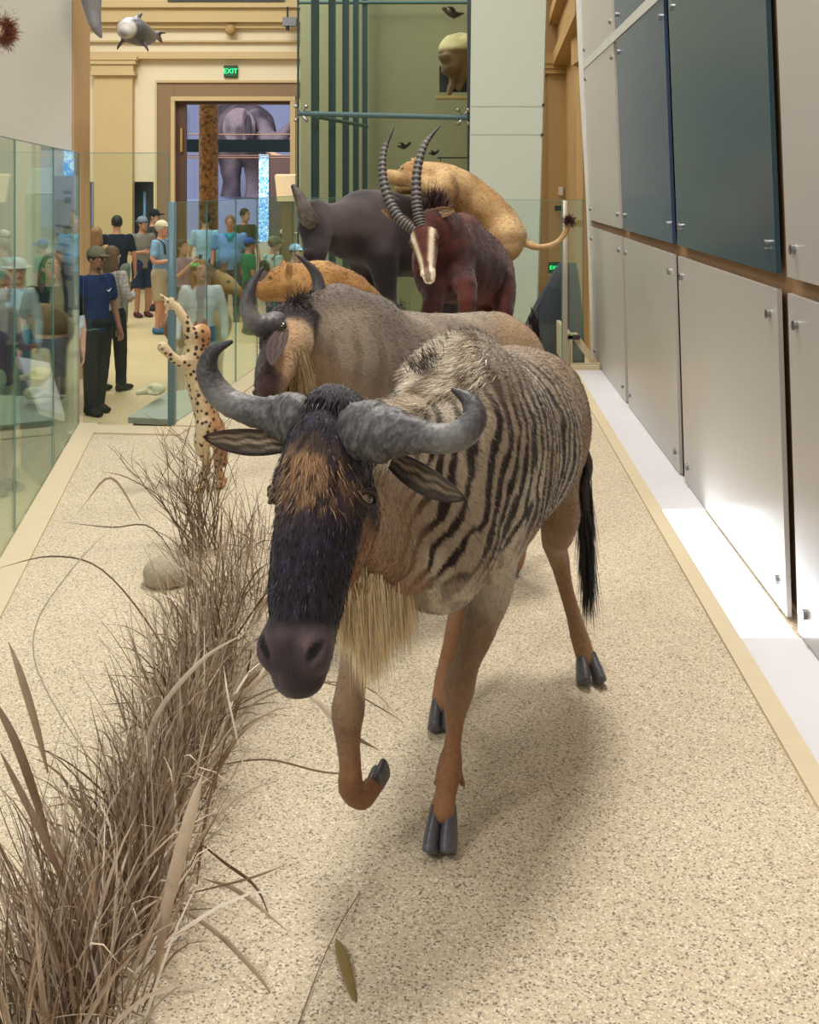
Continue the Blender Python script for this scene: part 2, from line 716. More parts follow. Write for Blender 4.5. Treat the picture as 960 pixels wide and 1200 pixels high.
M_terr = terrazzo('sand_terrazzo', rgb(198, 182, 154), rgb(96, 88, 78), rgb(228, 218, 196), 190, .8)
M_hall = terrazzo('hall_terrazzo', rgb(198, 176, 136), rgb(150, 130, 100), rgb(220, 200, 170), 60, .3)
M_kerb = pmat('pale_oak', rgb(200, 184, 152), .5, .1, 8, stretch=(1, 6, 1))
M_strip = pmat('white_laminate', rgb(205, 203, 205), .45, .03, 3)
M_pan = pmat('frosted_white_panel', rgb(176, 170, 162), .32, .03, 1.5, spec=.4)
M_blue = pmat('slate_blue_glass', rgb(50, 70, 96), .25, .12, 2, spec=.6)
M_teal = pmat('slate_teal_glass', rgb(52, 78, 88), .25, .12, 2, spec=.6)
M_steel = pmat('brushed_steel', rgb(150, 150, 150), .3, .05, 20, metal=.9)
M_dark = pmat('dark_metal', rgb(40, 42, 46), .4, .1, 20)
M_brown = pmat('brown_backing', rgb(150, 116, 80), .7, .2, 5)
M_cream = pmat('cream_plaster', rgb(226, 214, 184), .8, .04, 2)
M_white = pmat('pale_plaster', rgb(208, 204, 190), .8, .03, 2)
M_gold = pmat('gold_plaster', rgb(200, 178, 132), .8, .05, 2)
M_tan = pmat('tan_plaster', rgb(176, 142, 92), .8, .06, 2)
M_taupe = pmat('taupe_plaster', rgb(140, 116, 88), .8, .05, 2)
M_glass = glassmat('clear_green_glass', (.93, .975, .955))
M_glass2 = glassmat('case_glass', (.84, .90, .86), .12)
M_gedge = pmat('green_glass_edge', rgb(92, 130, 120), .2, .05, 10)
M_tealm = pmat('teal_steel', rgb(44, 62, 64), .4, .08, 8)


# plinth and hall floor
def gl(Y):                                # left glass line
    return -1.109 - .1708 * Y


def gb(Y):                                # barrier running away behind the serval
    return -1.85 + .107 * (Y - 8.64)


A0 = (gl(1.0), 1.0)
A1 = (gl(8.73), 8.73)
A2 = (-1.85, 8.64)
A3 = (gb(13.25), 13.25)
A4 = (1.55, 11.2)
A5 = (1.93, 11.75)
cwall = lambda Y, c: c + .0465 * Y

poly = [A0, (cwall(1, 1.62), 1.0), (cwall(11.9, 1.62), 11.9), A5, A4, A3, A2, A1]
b_ = MB()
b_.prism(poly, FZ, 0)
o = b_.build('floor_platform', M_terr, smooth=False)
struct(o)
b_ = MB()
b_.box((-14, .2, FZ - .3), (9, 27, FZ - .002))
struct(b_.build('floor', M_hall, smooth=False))

# kerbs of pale oak set round the plinth
kb = MB()


def kerb(mb, a, b, wd, z0=-.002, z1=.012, side=1):
    a, b = np.array(a, float), np.array(b, float)
    t = norm(b - a)
    n = np.array([-t[1], t[0]]) * wd * side
    q = [a, b, b + n, a + n]
    if side < 0:
        q = q[::-1]
    mb.prism([tuple(x) for x in q], z0, z1)


kerb(kb, A0, A1, .15, side=-1)
kerb(kb, (A1[0] + .04, 8.66), (A2[0] + .15, 8.58), .26, side=-1, z1=.0125)
kerb(kb, A2, A3, .20, side=-1, z1=.0115)
struct(kb.build('trim_1', M_kerb, smooth=False))
kb = MB()
kb.prism([(cwall(1, 1.08), 1), (cwall(1, 1.16), 1), (cwall(11.2, 1.16), 11.2), (cwall(11.2, 1.08), 11.2)], -.002, .014)
kb.prism([(1.58, 11.2), (cwall(11.2, 1.4), 11.2), (cwall(11.2, 1.4), 11.27), (1.58, 11.27)], -.002, .05)
struct(kb.build('trim_2', M_kerb, smooth=False))
st = MB()
for y0, y1 in ((1, 4.62), (6.42, 11.2)):
    st.prism([(cwall(y0, 1.16), y0), (cwall(y0, 1.43), y0), (cwall(y1, 1.43), y1), (cwall(y1, 1.16), y1)], -.002, .006)
struct(st.build('trim_3', M_strip, smooth=False))
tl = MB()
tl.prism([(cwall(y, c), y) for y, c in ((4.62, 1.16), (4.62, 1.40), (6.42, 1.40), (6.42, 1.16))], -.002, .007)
o = tl.build('added_glow_strip', emat('added_strip_glow', (.84, .90, 1.0), 7.0), smooth=False)  # added emitter that makes the bright patch and the wall-foot glow
tag(o, 'added glowing white patch in the floor strip along the right wall', 'light')

# right wall: backing, then clipped panels
wl = MB()
wl.hexa([(cwall(1, 1.48), 1, 0), (cwall(1, 1.6), 1, 0), (cwall(11.8, 1.6), 11.8, 0), (cwall(11.8, 1.48), 11.8, 0),
         (cwall(1, 1.20), 1, 7), (cwall(1, 1.32), 1, 7), (cwall(11.8, 1.32), 11.8, 7), (cwall(11.8, 1.20), 11.8, 7)])
struct(wl.build('wall_right', M_brown, smooth=False))
YS = [11.8, 9.45, 7.1, 4.74, 2.38, .9]
ZS = [(0.012, 1.435, 1.416, 1.372), (1.505, 3.11, 1.370, 1.308), (3.18, 4.9, 1.305, 1.24)]
NAMES = {
    (0, 0): ('pale grey lower wall panel farthest away, beside the glass post', M_pan),
    (0, 1): ('pale grey lower wall panel, second from the far end', M_pan),
    (0, 2): ('pale grey lower wall panel glowing white at its foot by the added glow strip', M_pan),
    (0, 3): ('nearest pale lower wall panel cut off by the right edge', M_pan),
    (1, 0): ('narrow-looking pale upper wall panel at the far end of the right wall', M_pan),
    (1, 1): ('dark slate blue wall panel between the pale and the teal one', M_blue),
    (1, 2): ('large dark teal wall panel in the upper row', M_teal),
    (1, 3): ('nearest pale upper wall panel at the right edge', M_pan),
    (2, 0): ('pale wall panel of the topmost row at the far end', M_pan),
    (2, 1): ('dark blue wall panel of the topmost row cut off by the picture top', M_blue),
}
for (r, k), (lab, mm) in NAMES.items():
    z0, z1, c0, c1 = ZS[r]
    ya, yb = YS[k + 1] + .08, YS[k] - .08
    if k == 0:
        yb = YS[0]
    t = thing('wall_panel', lab, 'panel', (cwall(ya, c0), ya, z0), 'clipped panels of the right wall')
    p = MB()
    th = .022
    p.hexa([(cwall(ya, c0), ya, z0), (cwall(ya, c0) + th, ya, z0), (cwall(yb, c0) + th, yb, z0), (cwall(yb, c0), yb, z0),
            (cwall(ya, c1), ya, z1), (cwall(ya, c1) + th, ya, z1), (cwall(yb, c1) + th, yb, z1), (cwall(yb, c1), yb, z1)])
    p.build('panel_sheet', mm, t, smooth=False)
    for yy in (ya + .12, yb - .12):
        for zz in (z0 + .12, z1 - .12):
            cc = c0 + (c1 - c0) * (zz - z0) / (z1 - z0)
            x = cwall(yy, cc)
            q = MB()
            q.cyl((x - .012, yy, zz), (x + .06, yy, zz), .009, 10)
            q.cyl((x - .018, yy, zz), (x - .001, yy, zz), .021, 14)
            q.build('bolt', M_steel, t)
fr = MB()
for (ya, yb) in ((1.0, 11.8),):
    x0 = lambda y, c: cwall(y, c)
    fr.hexa([(x0(ya, 1.300), ya, 3.105), (x0(ya, 1.42), ya, 3.105), (x0(yb, 1.42), yb, 3.105), (x0(yb, 1.300), yb, 3.105),
             (x0(ya, 1.300), ya, 3.185), (x0(ya, 1.42), ya, 3.185), (x0(yb, 1.42), yb, 3.185), (x0(yb, 1.300), yb, 3.185)])
struct(fr.build('trim_13', pmat('pale_rail', rgb(186, 186, 176), .5), smooth=False))
fr = MB()
fr.loft([(cwall(11.86, 1.44), 11.86, 0.0), (cwall(11.86, 1.39), 11.86, 1.6), (cwall(11.86, 1.30), 11.86, 3.3), (cwall(11.86, 1.2), 11.86, 6.0)], [.05] * 4, n=10)
struct(fr.build('trim_4', pmat('pale_post', rgb(200, 198, 190), .5), smooth=True))


# glass barrier panes
def pane(a, b, z0, z1, lab, group='glass barrier panes', th=.018, m=None, name='glass_pane'):
    mb = MB()
    mb.slab(a, b, z0, z1, th)
    o = mb.build(name, m or M_glass, smooth=False)
    return tag(o, lab, 'glass pane', group)


def seam(t, p, z0, z1, w_=.010, m=None, name='seam'):
    mb = MB()
    mb.box((p[0] - w_, p[1] - w_, z0), (p[0] + w_, p[1] + w_, z1))
    return mb.build(name, m or M_gedge, t, smooth=False)


def shorten(a, b, e=.012):
    a, b = np.array(a), np.array(b)
    t = norm(b - a) * e
    return a + t, b - t


def barrier(pts, z0, z1, labs, group):
    for i in range(len(pts) - 1):
        a, b = shorten(pts[i], pts[i + 1])
        t = thing('glass_panel', labs[i], 'glass panel', (a[0], a[1], z0), group)
        mb = MB()
        mb.slab(a, b, z0, z1, .009)
        mb.build('glass_sheet', M_glass, t, smooth=False)
        mb = MB()
        mb.slab(a, b, z1 + .0005, z1 + .005, .010)
        mb.slab(b - norm(b - a) * .002, b + norm(b - a) * .003, z0, z1, .0094)
        mb.build('polished_edge', M_gedge, t, smooth=False)


ys = [1.92, 3.28, 4.64, 6.0, 7.39, 8.72]
barrier([(gl(y) - .0, y) for y in ys], .0125, 2.13,
        ['tall clear glass panel nearest the camera at the left', 'tall clear glass panel second from the camera at the left',
         'tall clear glass panel cut off by the left picture edge', 'tall clear glass panel in front of the left visitors',
         'tall clear glass panel before the grey text board'], 'tall glass panels along the left')
barrier([(A1[0] + .02, 8.73), (A2[0] - .02, 8.66)], .0125, 2.13, ['tall glass panel facing the camera before the man in navy shirt'], 'tall glass panels along the left')
yb = [8.66, 9.59, 10.54, 11.37, 12.14, 13.22]
barrier([(gb(y), y) for y in yb], .0125, 1.74,
        ['low glass panel just behind the leaping spotted cat', 'low glass panel before the woman in the white top',
         'low glass panel before the visitor with the turquoise scarf', 'low glass panel behind the horns of the second antelope',
         'low glass panel at the far left corner of the plinth'], 'low glass panels at the back')
n_ = 3
seq = [np.array(A3) + (np.array(A4) - np.array(A3)) * k / n_ for k in range(n_ + 1)]
barrier(seq, .0125, 1.72, ['low glass panel behind the dark buffalo', 'low glass panel behind the lioness climbing up',
                          'low glass panel left of the metal corner post'], 'low glass panels at the back')
barrier([(1.615, 11.25), (1.82, 11.58)], .0125, 1.72, ['narrow low glass panel between corner post and right wall'], 'low glass panels at the back')
pp = MB()
pp.box((A2[0] - .035, 8.64, .0), (A2[0] + .02, 8.71, 1.75), .006)
tag(pp.build('corner_post', pmat('blue_grey_post', rgb(92, 120, 130), .35)), 'slim blue-grey post at the glass corner behind the spotted cat', 'post')
pp = MB()
pp.box((1.545, 11.2, .0), (1.60, 11.28, 1.72), .008)
tag(pp.build('corner_post', pmat('beige_post', rgb(168, 160, 142), .4, metal=.2)), 'beige metal post at the glass corner near the right wall', 'post')

# little oak trough beside the post
t = thing('oak_trough', 'small pale wooden trough with sloped glass lid by the corner post', 'trough', (1.66, 11.32, 0), None)
q = MB()
q.hexa([(1.62, 11.3, 0), (1.66, 11.3, 0), (1.70, 13.2, 0), (1.66, 13.2, 0), (1.62, 11.3, .36), (1.66, 11.3, .36), (1.70, 13.2, .36), (1.66, 13.2, .36)])
q.hexa([(1.64, 11.28, .0), (1.95, 11.28, .0), (1.95, 11.33, .0), (1.64, 11.33, .0), (1.64, 11.28, .06), (1.95, 11.28, .06), (1.95, 11.33, .06), (1.64, 11.33, .06)])
q.build('box_side', M_kerb, t, smooth=False)
q = MB()
q.hexa([(1.64, 11.35, .34), (1.72, 11.35, .34), (1.95, 11.36, .02), (1.88, 11.36, .02), (1.64, 11.40, .36), (1.72, 11.40, .36), (1.95, 11.41, .04), (1.88, 11.41, .04)])
q.build('sloped_rail', M_kerb, t, smooth=False)
q = MB()
q.box((1.60, 11.30, .30), (1.74, 11.36, .345), .004)
q.build('hinge', M_dark, t, smooth=False)

# ------------------------------------------------------------ far hall wall with doorway (Y = 24)
YW = 24.0
wx = lambda px, Y=YW: (px - 480) / F * Y
wz = lambda py, Y=YW: HC - (py - HY) / F * Y


def bpx(mb, x0, y0, x1, y1, Y, d=.1):
    """box whose front face at depth Y covers these picture rows and columns; d is its depth"""
    mb.box((wx(x0, Y), Y, wz(y1, Y)), (wx(x1, Y), Y + d, wz(y0, Y)))
    return mb


TOP = 7.4
q = MB()
X = lambda px: wx(px)
for x0, x1, z0, z1 in ((-13.0, X(100), FZ, TOP), (X(100), X(131.5), 1.92, TOP), (X(131.5), X(148), FZ, TOP), (X(148), X(180), 1.92, TOP),
                       (X(180), X(205), FZ, TOP), (X(205), X(345), 3.76, TOP), (X(345), 3.0, FZ, TOP)):
    q.box((x0, YW, z0), (x1, YW + .5, z1))
struct(q.build('wall_back', M_cream, smooth=False))
q = MB()
q.box((-12, YW - .30, wz(28)), (1.5, YW, wz(10)))
q.box((-12, YW - .42, wz(12)), (1.5, YW, wz(4)))
q.box((-12, YW - .16, wz(34)), (1.5, YW, wz(28)))
q.box((-12, YW - .12, wz(50)), (1.5, YW, wz(48)))
q.box((-12, YW - .22, wz(70)), (1.5, YW, wz(62)))
struct(q.build('trim_5', M_gold, smooth=False))
q = MB()
for y0, y1, e in ((66, 70, 4), (70, 75, 2.5), (75, 84, 0), (84, 88, 1.5)):
    bpx(q, 107 - e, y0, 156 + e, y1, YW - .28 - e * .02, .3)
bpx(q, 110, 88, 155, 330, YW - .2, .2)
struct(q.build('trim_6', M_gold, smooth=False))
q = MB()
bpx(q, 184, 97, 204, 341, YW - .06, .06)
bpx(q, 204.2, 97, 372, 113, YW - .06, .06)
struct(q.build('trim_7', M_taupe, smooth=False))
q = MB()
bpx(q, 182, 97, 184, 341, YW - .1, .1)
bpx(q, 182, 94, 372, 96.8, YW - .11, .1)
bpx(q, 200, 113, 204.5, 341, YW - .12, .14)
bpx(q, 340, 113, 346, 341, YW - .12, .14)
bpx(q, 200, 113, 346, 118, YW - .13, .14)
struct(q.build('trim_8', M_gold, smooth=False))
# open door leaf, dark lintel
t = thing('door_2', None, None, (wx(209), YW, FZ))
struct(t)
q = MB()
q.box((wx(205.5), YW + .1, FZ), (wx(217), YW + .2, 3.7))
struct(q.build('door_leaf', pmat('dark_walnut', rgb(84, 58, 44), .5, .2, 6), t, smooth=False))
q = MB()
q.box((wx(211), YW + .02, wz(178)), (wx(213.5), YW + .1, wz(150)))
q.build('door_handle', pmat('brass', rgb(190, 150, 80), .3, metal=.8), t, smooth=False)
q = MB()
q.box((wx(205), YW + .05, wz(122)), (wx(345), YW + .25, wz(118)))
struct(q.build('trim_9', pmat('dark_walnut', rgb(84, 58, 44)), smooth=False))
# two dark doorways
for nm, x0, x1, bx0, bx1 in (('door_3', 103, 131.5, 116, 122), ('door_4', 148, 180, 163, 166)):
    t = thing(nm, None, None, (wx(x0), YW, FZ))
    struct(t)
    q = MB()
    q.box((wx(x0), YW + .42, FZ), (wx(x1), YW + .48, 1.92))
    struct(q.build('door_leaf', pmat('doorway_dark', rgb(38, 48, 50), .3, .2, 3), t, smooth=False))  # dark of the open doorway given as a dark teal sheet
    q = MB()
    q.box((wx(bx0), YW + .38, FZ + .2), (wx(bx1), YW + .41, 1.7))
    struct(q.build('door_blue_light', pmat('blue_light_tint', rgb(130, 170, 215), .2, .2, 3), t, smooth=False))  # blue light strip in the doorway put into a pale blue colour
q = MB()
q.box((X(202), YW - .2, wz(6)), (X(336), YW - .45, wz(-12)))
q.build('grille_back', M_dark, smooth=False)
o = bpy.data.objects['grille_back']
o.name = 'vent_grille'
tag(o, 'dark patterned vent grille above the far cornice', 'grille')
q = MB()
for k in range(34):
    x = X(202) + (X(336) - X(202)) * (k + .5) / 34
    q.cyl((x - .03, YW - .47, wz(6) + .02), (x + .03, YW - .47, wz(-10)), .012, 6)
    q.cyl((x + .03, YW - .48, wz(6) + .02), (x - .03, YW - .48, wz(-10)), .012, 6)
WLOC[o.name] = np.zeros(3)
q.build('lattice', M_steel, o)


def text(name, s, size, loc, rot, m, parent=None, extrude=.003, align='CENTER'):
    c = bpy.data.curves.new(name, 'FONT')
    c.body = s
    c.size = size
    c.extrude = extrude
    c.align_x = align
    c.align_y = 'CENTER'
    tmp = bpy.data.objects.new(name, c)
    COL.objects.link(tmp)
    dg = bpy.context.evaluated_depsgraph_get()
    me = bpy.data.meshes.new_from_object(tmp.evaluated_get(dg))
    bpy.data.objects.remove(tmp)
    o = bpy.data.objects.new(name, me)
    COL.objects.link(o)
    me.materials.clear()
    me.materials.append(m)
    o.rotation_euler = rot
    if parent is not None:
        o.parent = parent
        o.location = Vector(loc) - Vector([float(q) for q in WLOC[parent.name]])
    else:
        o.location = loc
    return o


M_exit = emat('exit_green', (.02, .9, .25), 1.6)


def exit_sign(x, Y, z, wd, ht, lab, s):
    t = thing('exit_sign', lab, 'sign', (x, Y, z - ht / 2), None)
    q = MB()
    q.box((x - wd / 2, Y - .05, z - ht / 2), (x + wd / 2, Y, z + ht / 2), .01)
    q.build('sign_box', pmat('dark_green_box', rgb(20, 50, 32), .5), t, smooth=False)
    q = MB()
    q.box((x - wd * .44, Y - .056, z - ht * .42), (x + wd * .44, Y - .05, z + ht * .42))
    q.build('sign_face', pmat('dark_green_face', rgb(14, 84, 46), .4), t, smooth=False)
    text('lettering', 'EXIT', s, (x, Y - .062, z), (math.pi / 2, 0, 0), M_exit, t)


exit_sign(wx(271), YW - .02, wz(84), .30, .26, 'small glowing green exit sign above the elephant doorway', .15)
exit_sign(wx(649, 19.5), 19.4, wz(313, 19.5), .22, .20, 'small green exit sign low on the tan wall at the right', .09)
q = MB()
bpx(q, 138, 226, 146, 234, YW - .06, .06)
tag(q.build('fire_alarm', pmat('alarm_red', rgb(150, 30, 30), .4), smooth=False), 'small red fire alarm box between the two dark doorways', 'alarm')
t = thing('wall_projector', 'small grey projector hanging under the far cornice', 'projector', P(339, 25, YW - .5), None)
q = MB()
bpx(q, 331, 20, 347, 30, YW - .7, .25)
q.build('projector_body', pmat('mid_grey', rgb(120, 122, 128), .5), t, smooth=False)
q = MB()
q.cyl(P(337, 30, YW - .6), P(337, 36, YW - .6), .04, 10)
q.build('lens', M_dark, t)
q = MB()
q.cyl(P(337, 20, YW - .5), P(337, 8, YW - .5), .02, 8)
q.build('mount', M_dark, t)
q = MB()
q.ball(P(270, 35, YW - .2), .12)
tag(q.build('wall_sensor', M_tan), 'small round tan sensor on the far frieze', 'sensor')

# ------------------------------------------------------------ white slab on the left
q = MB()
xs = -3.96
q.box((-12, 13.0, FZ), (xs - .001, 13.6, 7))
struct(q.build('wall_left', M_white, smooth=False))
q = MB()
q.box((xs, 13.02, FZ), (xs + .02, 13.68, 7))
struct(q.build('trim_10', pmat('tan_edge', rgb(196, 160, 116), .7), smooth=False))

# ------------------------------------------------------------ rotunda beyond the doorway
M_stone = pmat('blue_lit_stone', rgb(176, 186, 226), .8, .05, 1)
q = MB()
q.box((-40, 62, FZ), (20, 63, 22))
for k in range(11):
    q.box((-30 + k * 2.6, 61.6, FZ), (-29.1 + k * 2.6, 62, 20))
q.box((-40, 61.3, 8.0), (20, 62, 8.4))
struct(q.build('wall_rotunda', M_stone, smooth=False))
q = MB()
q.box((-40, 24.5, FZ - .1), (20, 63, FZ - .01))
struct(q.build('floor_rotunda', M_hall, smooth=False))
q = MB()
q.cyl((wx(244.5, 33), 33, FZ), (wx(244.5, 33), 33, 11), .29, 24)


def marble(name, a, b_, scale=6):
    m, nt, b = _nt(name)
    tc = N(nt, 'ShaderNodeTexCoord')
    nz = N(nt, 'ShaderNodeTexNoise', Scale=scale, Detail=8.0, Distortion=1.5)
    nt.links.new(tc.outputs['Object'], nz.inputs[0])
    cr = N(nt, 'ShaderNodeValToRGB')
    cr.color_ramp.elements[0].position, cr.color_ramp.elements[0].color = .38, (*a, 1)
    cr.color_ramp.elements[1].position, cr.color_ramp.elements[1].color = .62, (*b_, 1)
    nt.links.new(nz.outputs[0], cr.inputs[0])
    nt.links.new(cr.outputs[0], b.inputs['Base Color'])
    b.inputs['Roughness'].default_value = .3
    return m


struct(q.build('column_brown', marble('brown_marble', rgb(96, 62, 34), rgb(176, 126, 66))))
# curved band ring
t = thing('ring_banner', 'dark curved band with bronze rails across the elephant doorway', 'banner', (wx(285, 35), 35, 2.8), None)
cx, cy, R_ = wx(285, 35), 29.0, 6.4
q, q2s = MB(), [MB(), MB(), MB()]
n = 28
for k in range(n):
    a0, a1 = math.radians(62 + 56 * k / n), math.radians(62 + 56 * (k + 1) / n)
    pA, pB = (cx + R_ * math.cos(a0), cy + R_ * math.sin(a0)), (cx + R_ * math.cos(a1), cy + R_ * math.sin(a1))
    q.slab(pA, pB, wz(178, 35), wz(163, 35), .06)
    for q2, zz in zip(q2s, (157, 182, 184.5)):
        q2.cyl((*pA, wz(zz, 35)), (*pB, wz(zz, 35)), .02, 6)
q.build('band', pmat('dark_teal_band', rgb(22, 44, 52), .4), t, smooth=False)
for q2 in q2s:
    q2.build('rail', pmat('bronze_rail', rgb(170, 120, 70), .4), t)
t = thing('video_pillar', 'bright blue patterned screen pillar under the elephant belly', 'screen', (wx(309, 44), 44, FZ), None)


def screen(name, seed=0.0):
    m, nt, b = _nt(name)
    tc = N(nt, 'ShaderNodeTexCoord')
    v1 = N(nt, 'ShaderNodeTexNoise', Scale=7.0, Detail=3.0, Distortion=2.0)
    nt.links.new(tc.outputs['Object'], v1.inputs[0])
    cr = N(nt, 'ShaderNodeValToRGB')
    cr.color_ramp.elements[0].position, cr.color_ramp.elements[0].color = .42, (.03, .28, .75, 1)
    cr.color_ramp.elements[1].position, cr.color_ramp.elements[1].color = .58, (.6, .85, 1, 1)
    nt.links.new(v1.outputs[0], cr.inputs[0])
    nt.links.new(cr.outputs[0], b.inputs['Emission Color'])
    nt.links.new(cr.outputs[0], b.inputs['Base Color'])
    b.inputs['Emission Strength'].default_value = .8
    return m


M_screen = screen('blue_video')
q = MB()
q.box((wx(303.5, 44), 44, FZ), (wx(315, 44), 44.2, wz(181, 44)))
q.build('screen_face', M_screen, t, smooth=False)
q = MB()
q.box((wx(315, 44), 44.02, FZ), (wx(316.5, 44), 44.3, wz(180, 44)))
q.build('screen_frame', M_dark, t, smooth=False)
q = MB()
q.box((wx(316.5, 42), 42, FZ), (wx(352, 42), 42.4, wz(183, 42)))
struct(q.build('wall_rotunda_pier', pmat('umber_pier', rgb(96, 72, 66), .7), smooth=False))
q = MB()
q.box((wx(206, 60), 60, wz(150, 60)), (wx(216, 60), 60.3, wz(118, 60)))
q.build('window_dark_1', M_dark, smooth=False)
struct(bpy.data.objects['window_dark_1'])
# slanted cream reading board at the doorway
t = thing('reading_board', 'slanted cream reading board at the right of the elephant doorway', 'board', (wx(335, 16.5), 16.5, FZ), None)
q = MB()
Yb = 16.5
q.hexa([P(325, 236, Yb), P(347, 236, Yb), P(349, 236, Yb + .4), P(328, 236, Yb + .4), P(322, 206, Yb + .2), P(346, 206, Yb + .2), P(347, 204, Yb + .5), P(324, 204, Yb + .5)])
q.build('board_face', pmat('cream_board', rgb(206, 182, 140), .6), t, smooth=False)
q = MB()
q.box((wx(330, Yb), Yb + .05, FZ), (wx(342, Yb), Yb + .35, wz(236, Yb)))
q.build('board_stand', M_taupe, t, smooth=False)

# ------------------------------------------------------------ tall glass display case (front at Y = 16)
t = thing('display_case', 'very tall green glass display case with teal steel fins', 'display case', (-.4, 16, FZ), None)
YC = 16.0
q = MB()
q.box((wx(348, YC), YC, FZ), (wx(548, YC), YC + .02, 6.2))
q.build('front_glass', M_glass2, t, smooth=False)
q = MB()
q.box((wx(432, 19.5), 19.5, FZ), (wx(575, 19.5), 19.7, 7))
q.box((wx(352, 20.5), 20.5, FZ), (wx(440, 20.5), 20.7, 7))
q.build('case_back', pmat('olive_cream', rgb(150, 146, 116), .8), t, smooth=False)
q = MB()
q.box((wx(548, YC), YC - .04, FZ), (wx(555, YC), YC + .12, 6.2))
q.build('corner_upright', M_tealm, t, smooth=False)
for px, Y, wd in ((349, 16.1, 1.5), (369, 16.8, 9), (389, 17.6, 8), (405, 18.3, 7.5), (417, 18.9, 6.5), (427.5, 19.3, 6)):
    q = MB()
    q.box((wx(px - wd / 2, Y), Y, FZ), (wx(px + wd / 2, Y), Y + .12, 7))
    q.build('fin', M_tealm, t, smooth=False)
q = MB()
q.cyl(P(349, 133, YC - .1), P(548, 138, YC - .1), .038, 12)
q.build('cross_bar', pmat('teal_bar', rgb(70, 100, 104), .4), t)
q = MB()
q.cyl(P(372, 137, YC + .6), P(430, 148, YC + 3), .03, 10)
q.build('cross_bar', pmat('teal_bar', rgb(70, 100, 104), .4), t)
q = MB()
q.cyl(P(349, 3, YC + 3.3), P(548, 3, YC + 3.3), .03, 10)
q.build('cross_bar', pmat('teal_bar', rgb(70, 100, 104), .4), t)
for px, py in ((353, 133), (543, 137)):
    q = MB()
    for dx in (-6, 6):
        for dy in (-8, 8):
            q.loft([P(px, py, YC - .1), P(px + dx, py + dy, YC - .12)], [.012, .016], n=6, sub=1)
            q.ball(P(px + dx, py + dy, YC - .13), .03, 8, 6)
    q.build('spider_clamp', M_steel, t)

# pale leaf panel to the right of the case
q = MB()
q.hexa([P(548, 640, 14), P(627, 640, 14), P(629, 640, 14.15), P(550, 640, 14.15), P(553, -60, 14), P(642, -60, 14), P(643, -60, 14.15), P(554, -60, 14.15)])
q.v = [(x, y, max(z, FZ)) for x, y, z in q.v]
t = thing('screen_wall', 'tall pale green-white screen wall behind the lioness', 'panel', (wx(590, 14), 14, FZ), None)
q.build('screen_sheet', pmat('pale_green_white', rgb(196, 200, 182), .6, .03, 1), t, smooth=False)
q = MB()
for py in (125, 158):
    q.hexa([P(552, py, 13.995), P(637, py, 13.995), P(637, py, 14), P(552, py, 14), P(552, py - .5, 13.995), P(637, py - .5, 13.995), P(637, py - .5, 14), P(552, py - .5, 14)])
q.build('joint_line', pmat('joint_grey', rgb(150, 154, 140), .6), t, smooth=False)
for px, py in ((637, 123), (635.5, 158)):
    q = MB()
    q.cyl(P(px, py, 13.97), P(px, py, 14.02), .02, 8)
    q.build('bolt', M_dark, t)

# tan classical wing seen through the gap
q = MB()
q.box((1.4, 20.5, FZ), (6, 21, 9))
struct(q.build('wall_wing', M_tan, smooth=False))
q = MB()
for y0, y1, e in ((70, 74, 3), (74, 80, 1.5), (80, 86, 0)):
    bpx(q, 640 - e, y0, 670 + e, y1, 20.1 - e * .02, .4)
bpx(q, 643, 86, 669, 420, 20.2, .3)
bpx(q, 641, 352, 671, 372, 20.1, .4)
bpx(q, 630, 62, 700, 71, 20.15, .35)
struct(q.build('trim_11', M_tan, smooth=False))
q = MB()
for k, (z0, z1, e) in enumerate(((4.02, 4.25, .10), (4.25, 4.8, 0.0), (4.8, 5.0, .16), (5.0, 5.5, .05), (5.5, 5.8, .3), (5.8, 7.5, .12))):
    q.prism([(2.72 - e, 20.4), (2.14 - e, 13.4), (2.9, 13.4), (3.4, 20.4)], z0, z1)
struct(q.build('trim_12', M_tan, smooth=False))
q = MB()
q.prism([(2.86, 20.4), (2.40, 14.2), (3.2, 14.2), (3.6, 20.4)], FZ, 4.02)
q.box((2.42, 15.5, FZ), (2.62, 16.1, 3.7))
q.box((2.36, 15.4, 3.6), (2.66, 16.2, 4.02))
struct(q.build('wall_wing_side', M_tan, smooth=False))
q = MB()
bpx(q, 655, 219, 660, 229, 20.15, .05)
tag(q.build('light_switch', M_white, smooth=False), 'small white switch plate on the tan pilaster', 'switch')
q = MB()
bpx(q, 651, 241, 658, 247, 20.0, .1)
tag(q.build('wall_camera', M_dark, smooth=False), 'small dark camera box on the tan pilaster', 'camera')

# black draped cloth
t0 = np.linspace(0, 1, 22)
q = MB()
rows, cols_ = 18, 26
V_ = []
for i in range(rows):
    f = i / (rows - 1)
    z = wz(308, 12.6) + (FZ + .01 - wz(308, 12.6)) * f
    hw = .10 + .42 * f ** .8
    for j in range(cols_):
        a = 2 * math.pi * j / cols_
        fold = 1 + .10 * f * math.sin(a * 7 + f * 3) + .04 * math.sin(a * 11)
        V_.append((1.80 - .30 * f + hw * .95 * fold * math.cos(a), 12.6 + .18 * f + hw * .8 * fold * math.sin(a), z))
q.add(V_, [(i * cols_ + j, i * cols_ + (j + 1) % cols_, (i + 1) * cols_ + (j + 1) % cols_, (i + 1) * cols_ + j) for i in range(rows - 1) for j in range(cols_)] + [tuple(range(cols_ - 1, -1, -1))])
tag(q.build('black_drape', pmat('black_cloth', rgb(44, 46, 56), .7, .2, 5)), 'black cloth draped over something behind the corner glass', 'cloth')

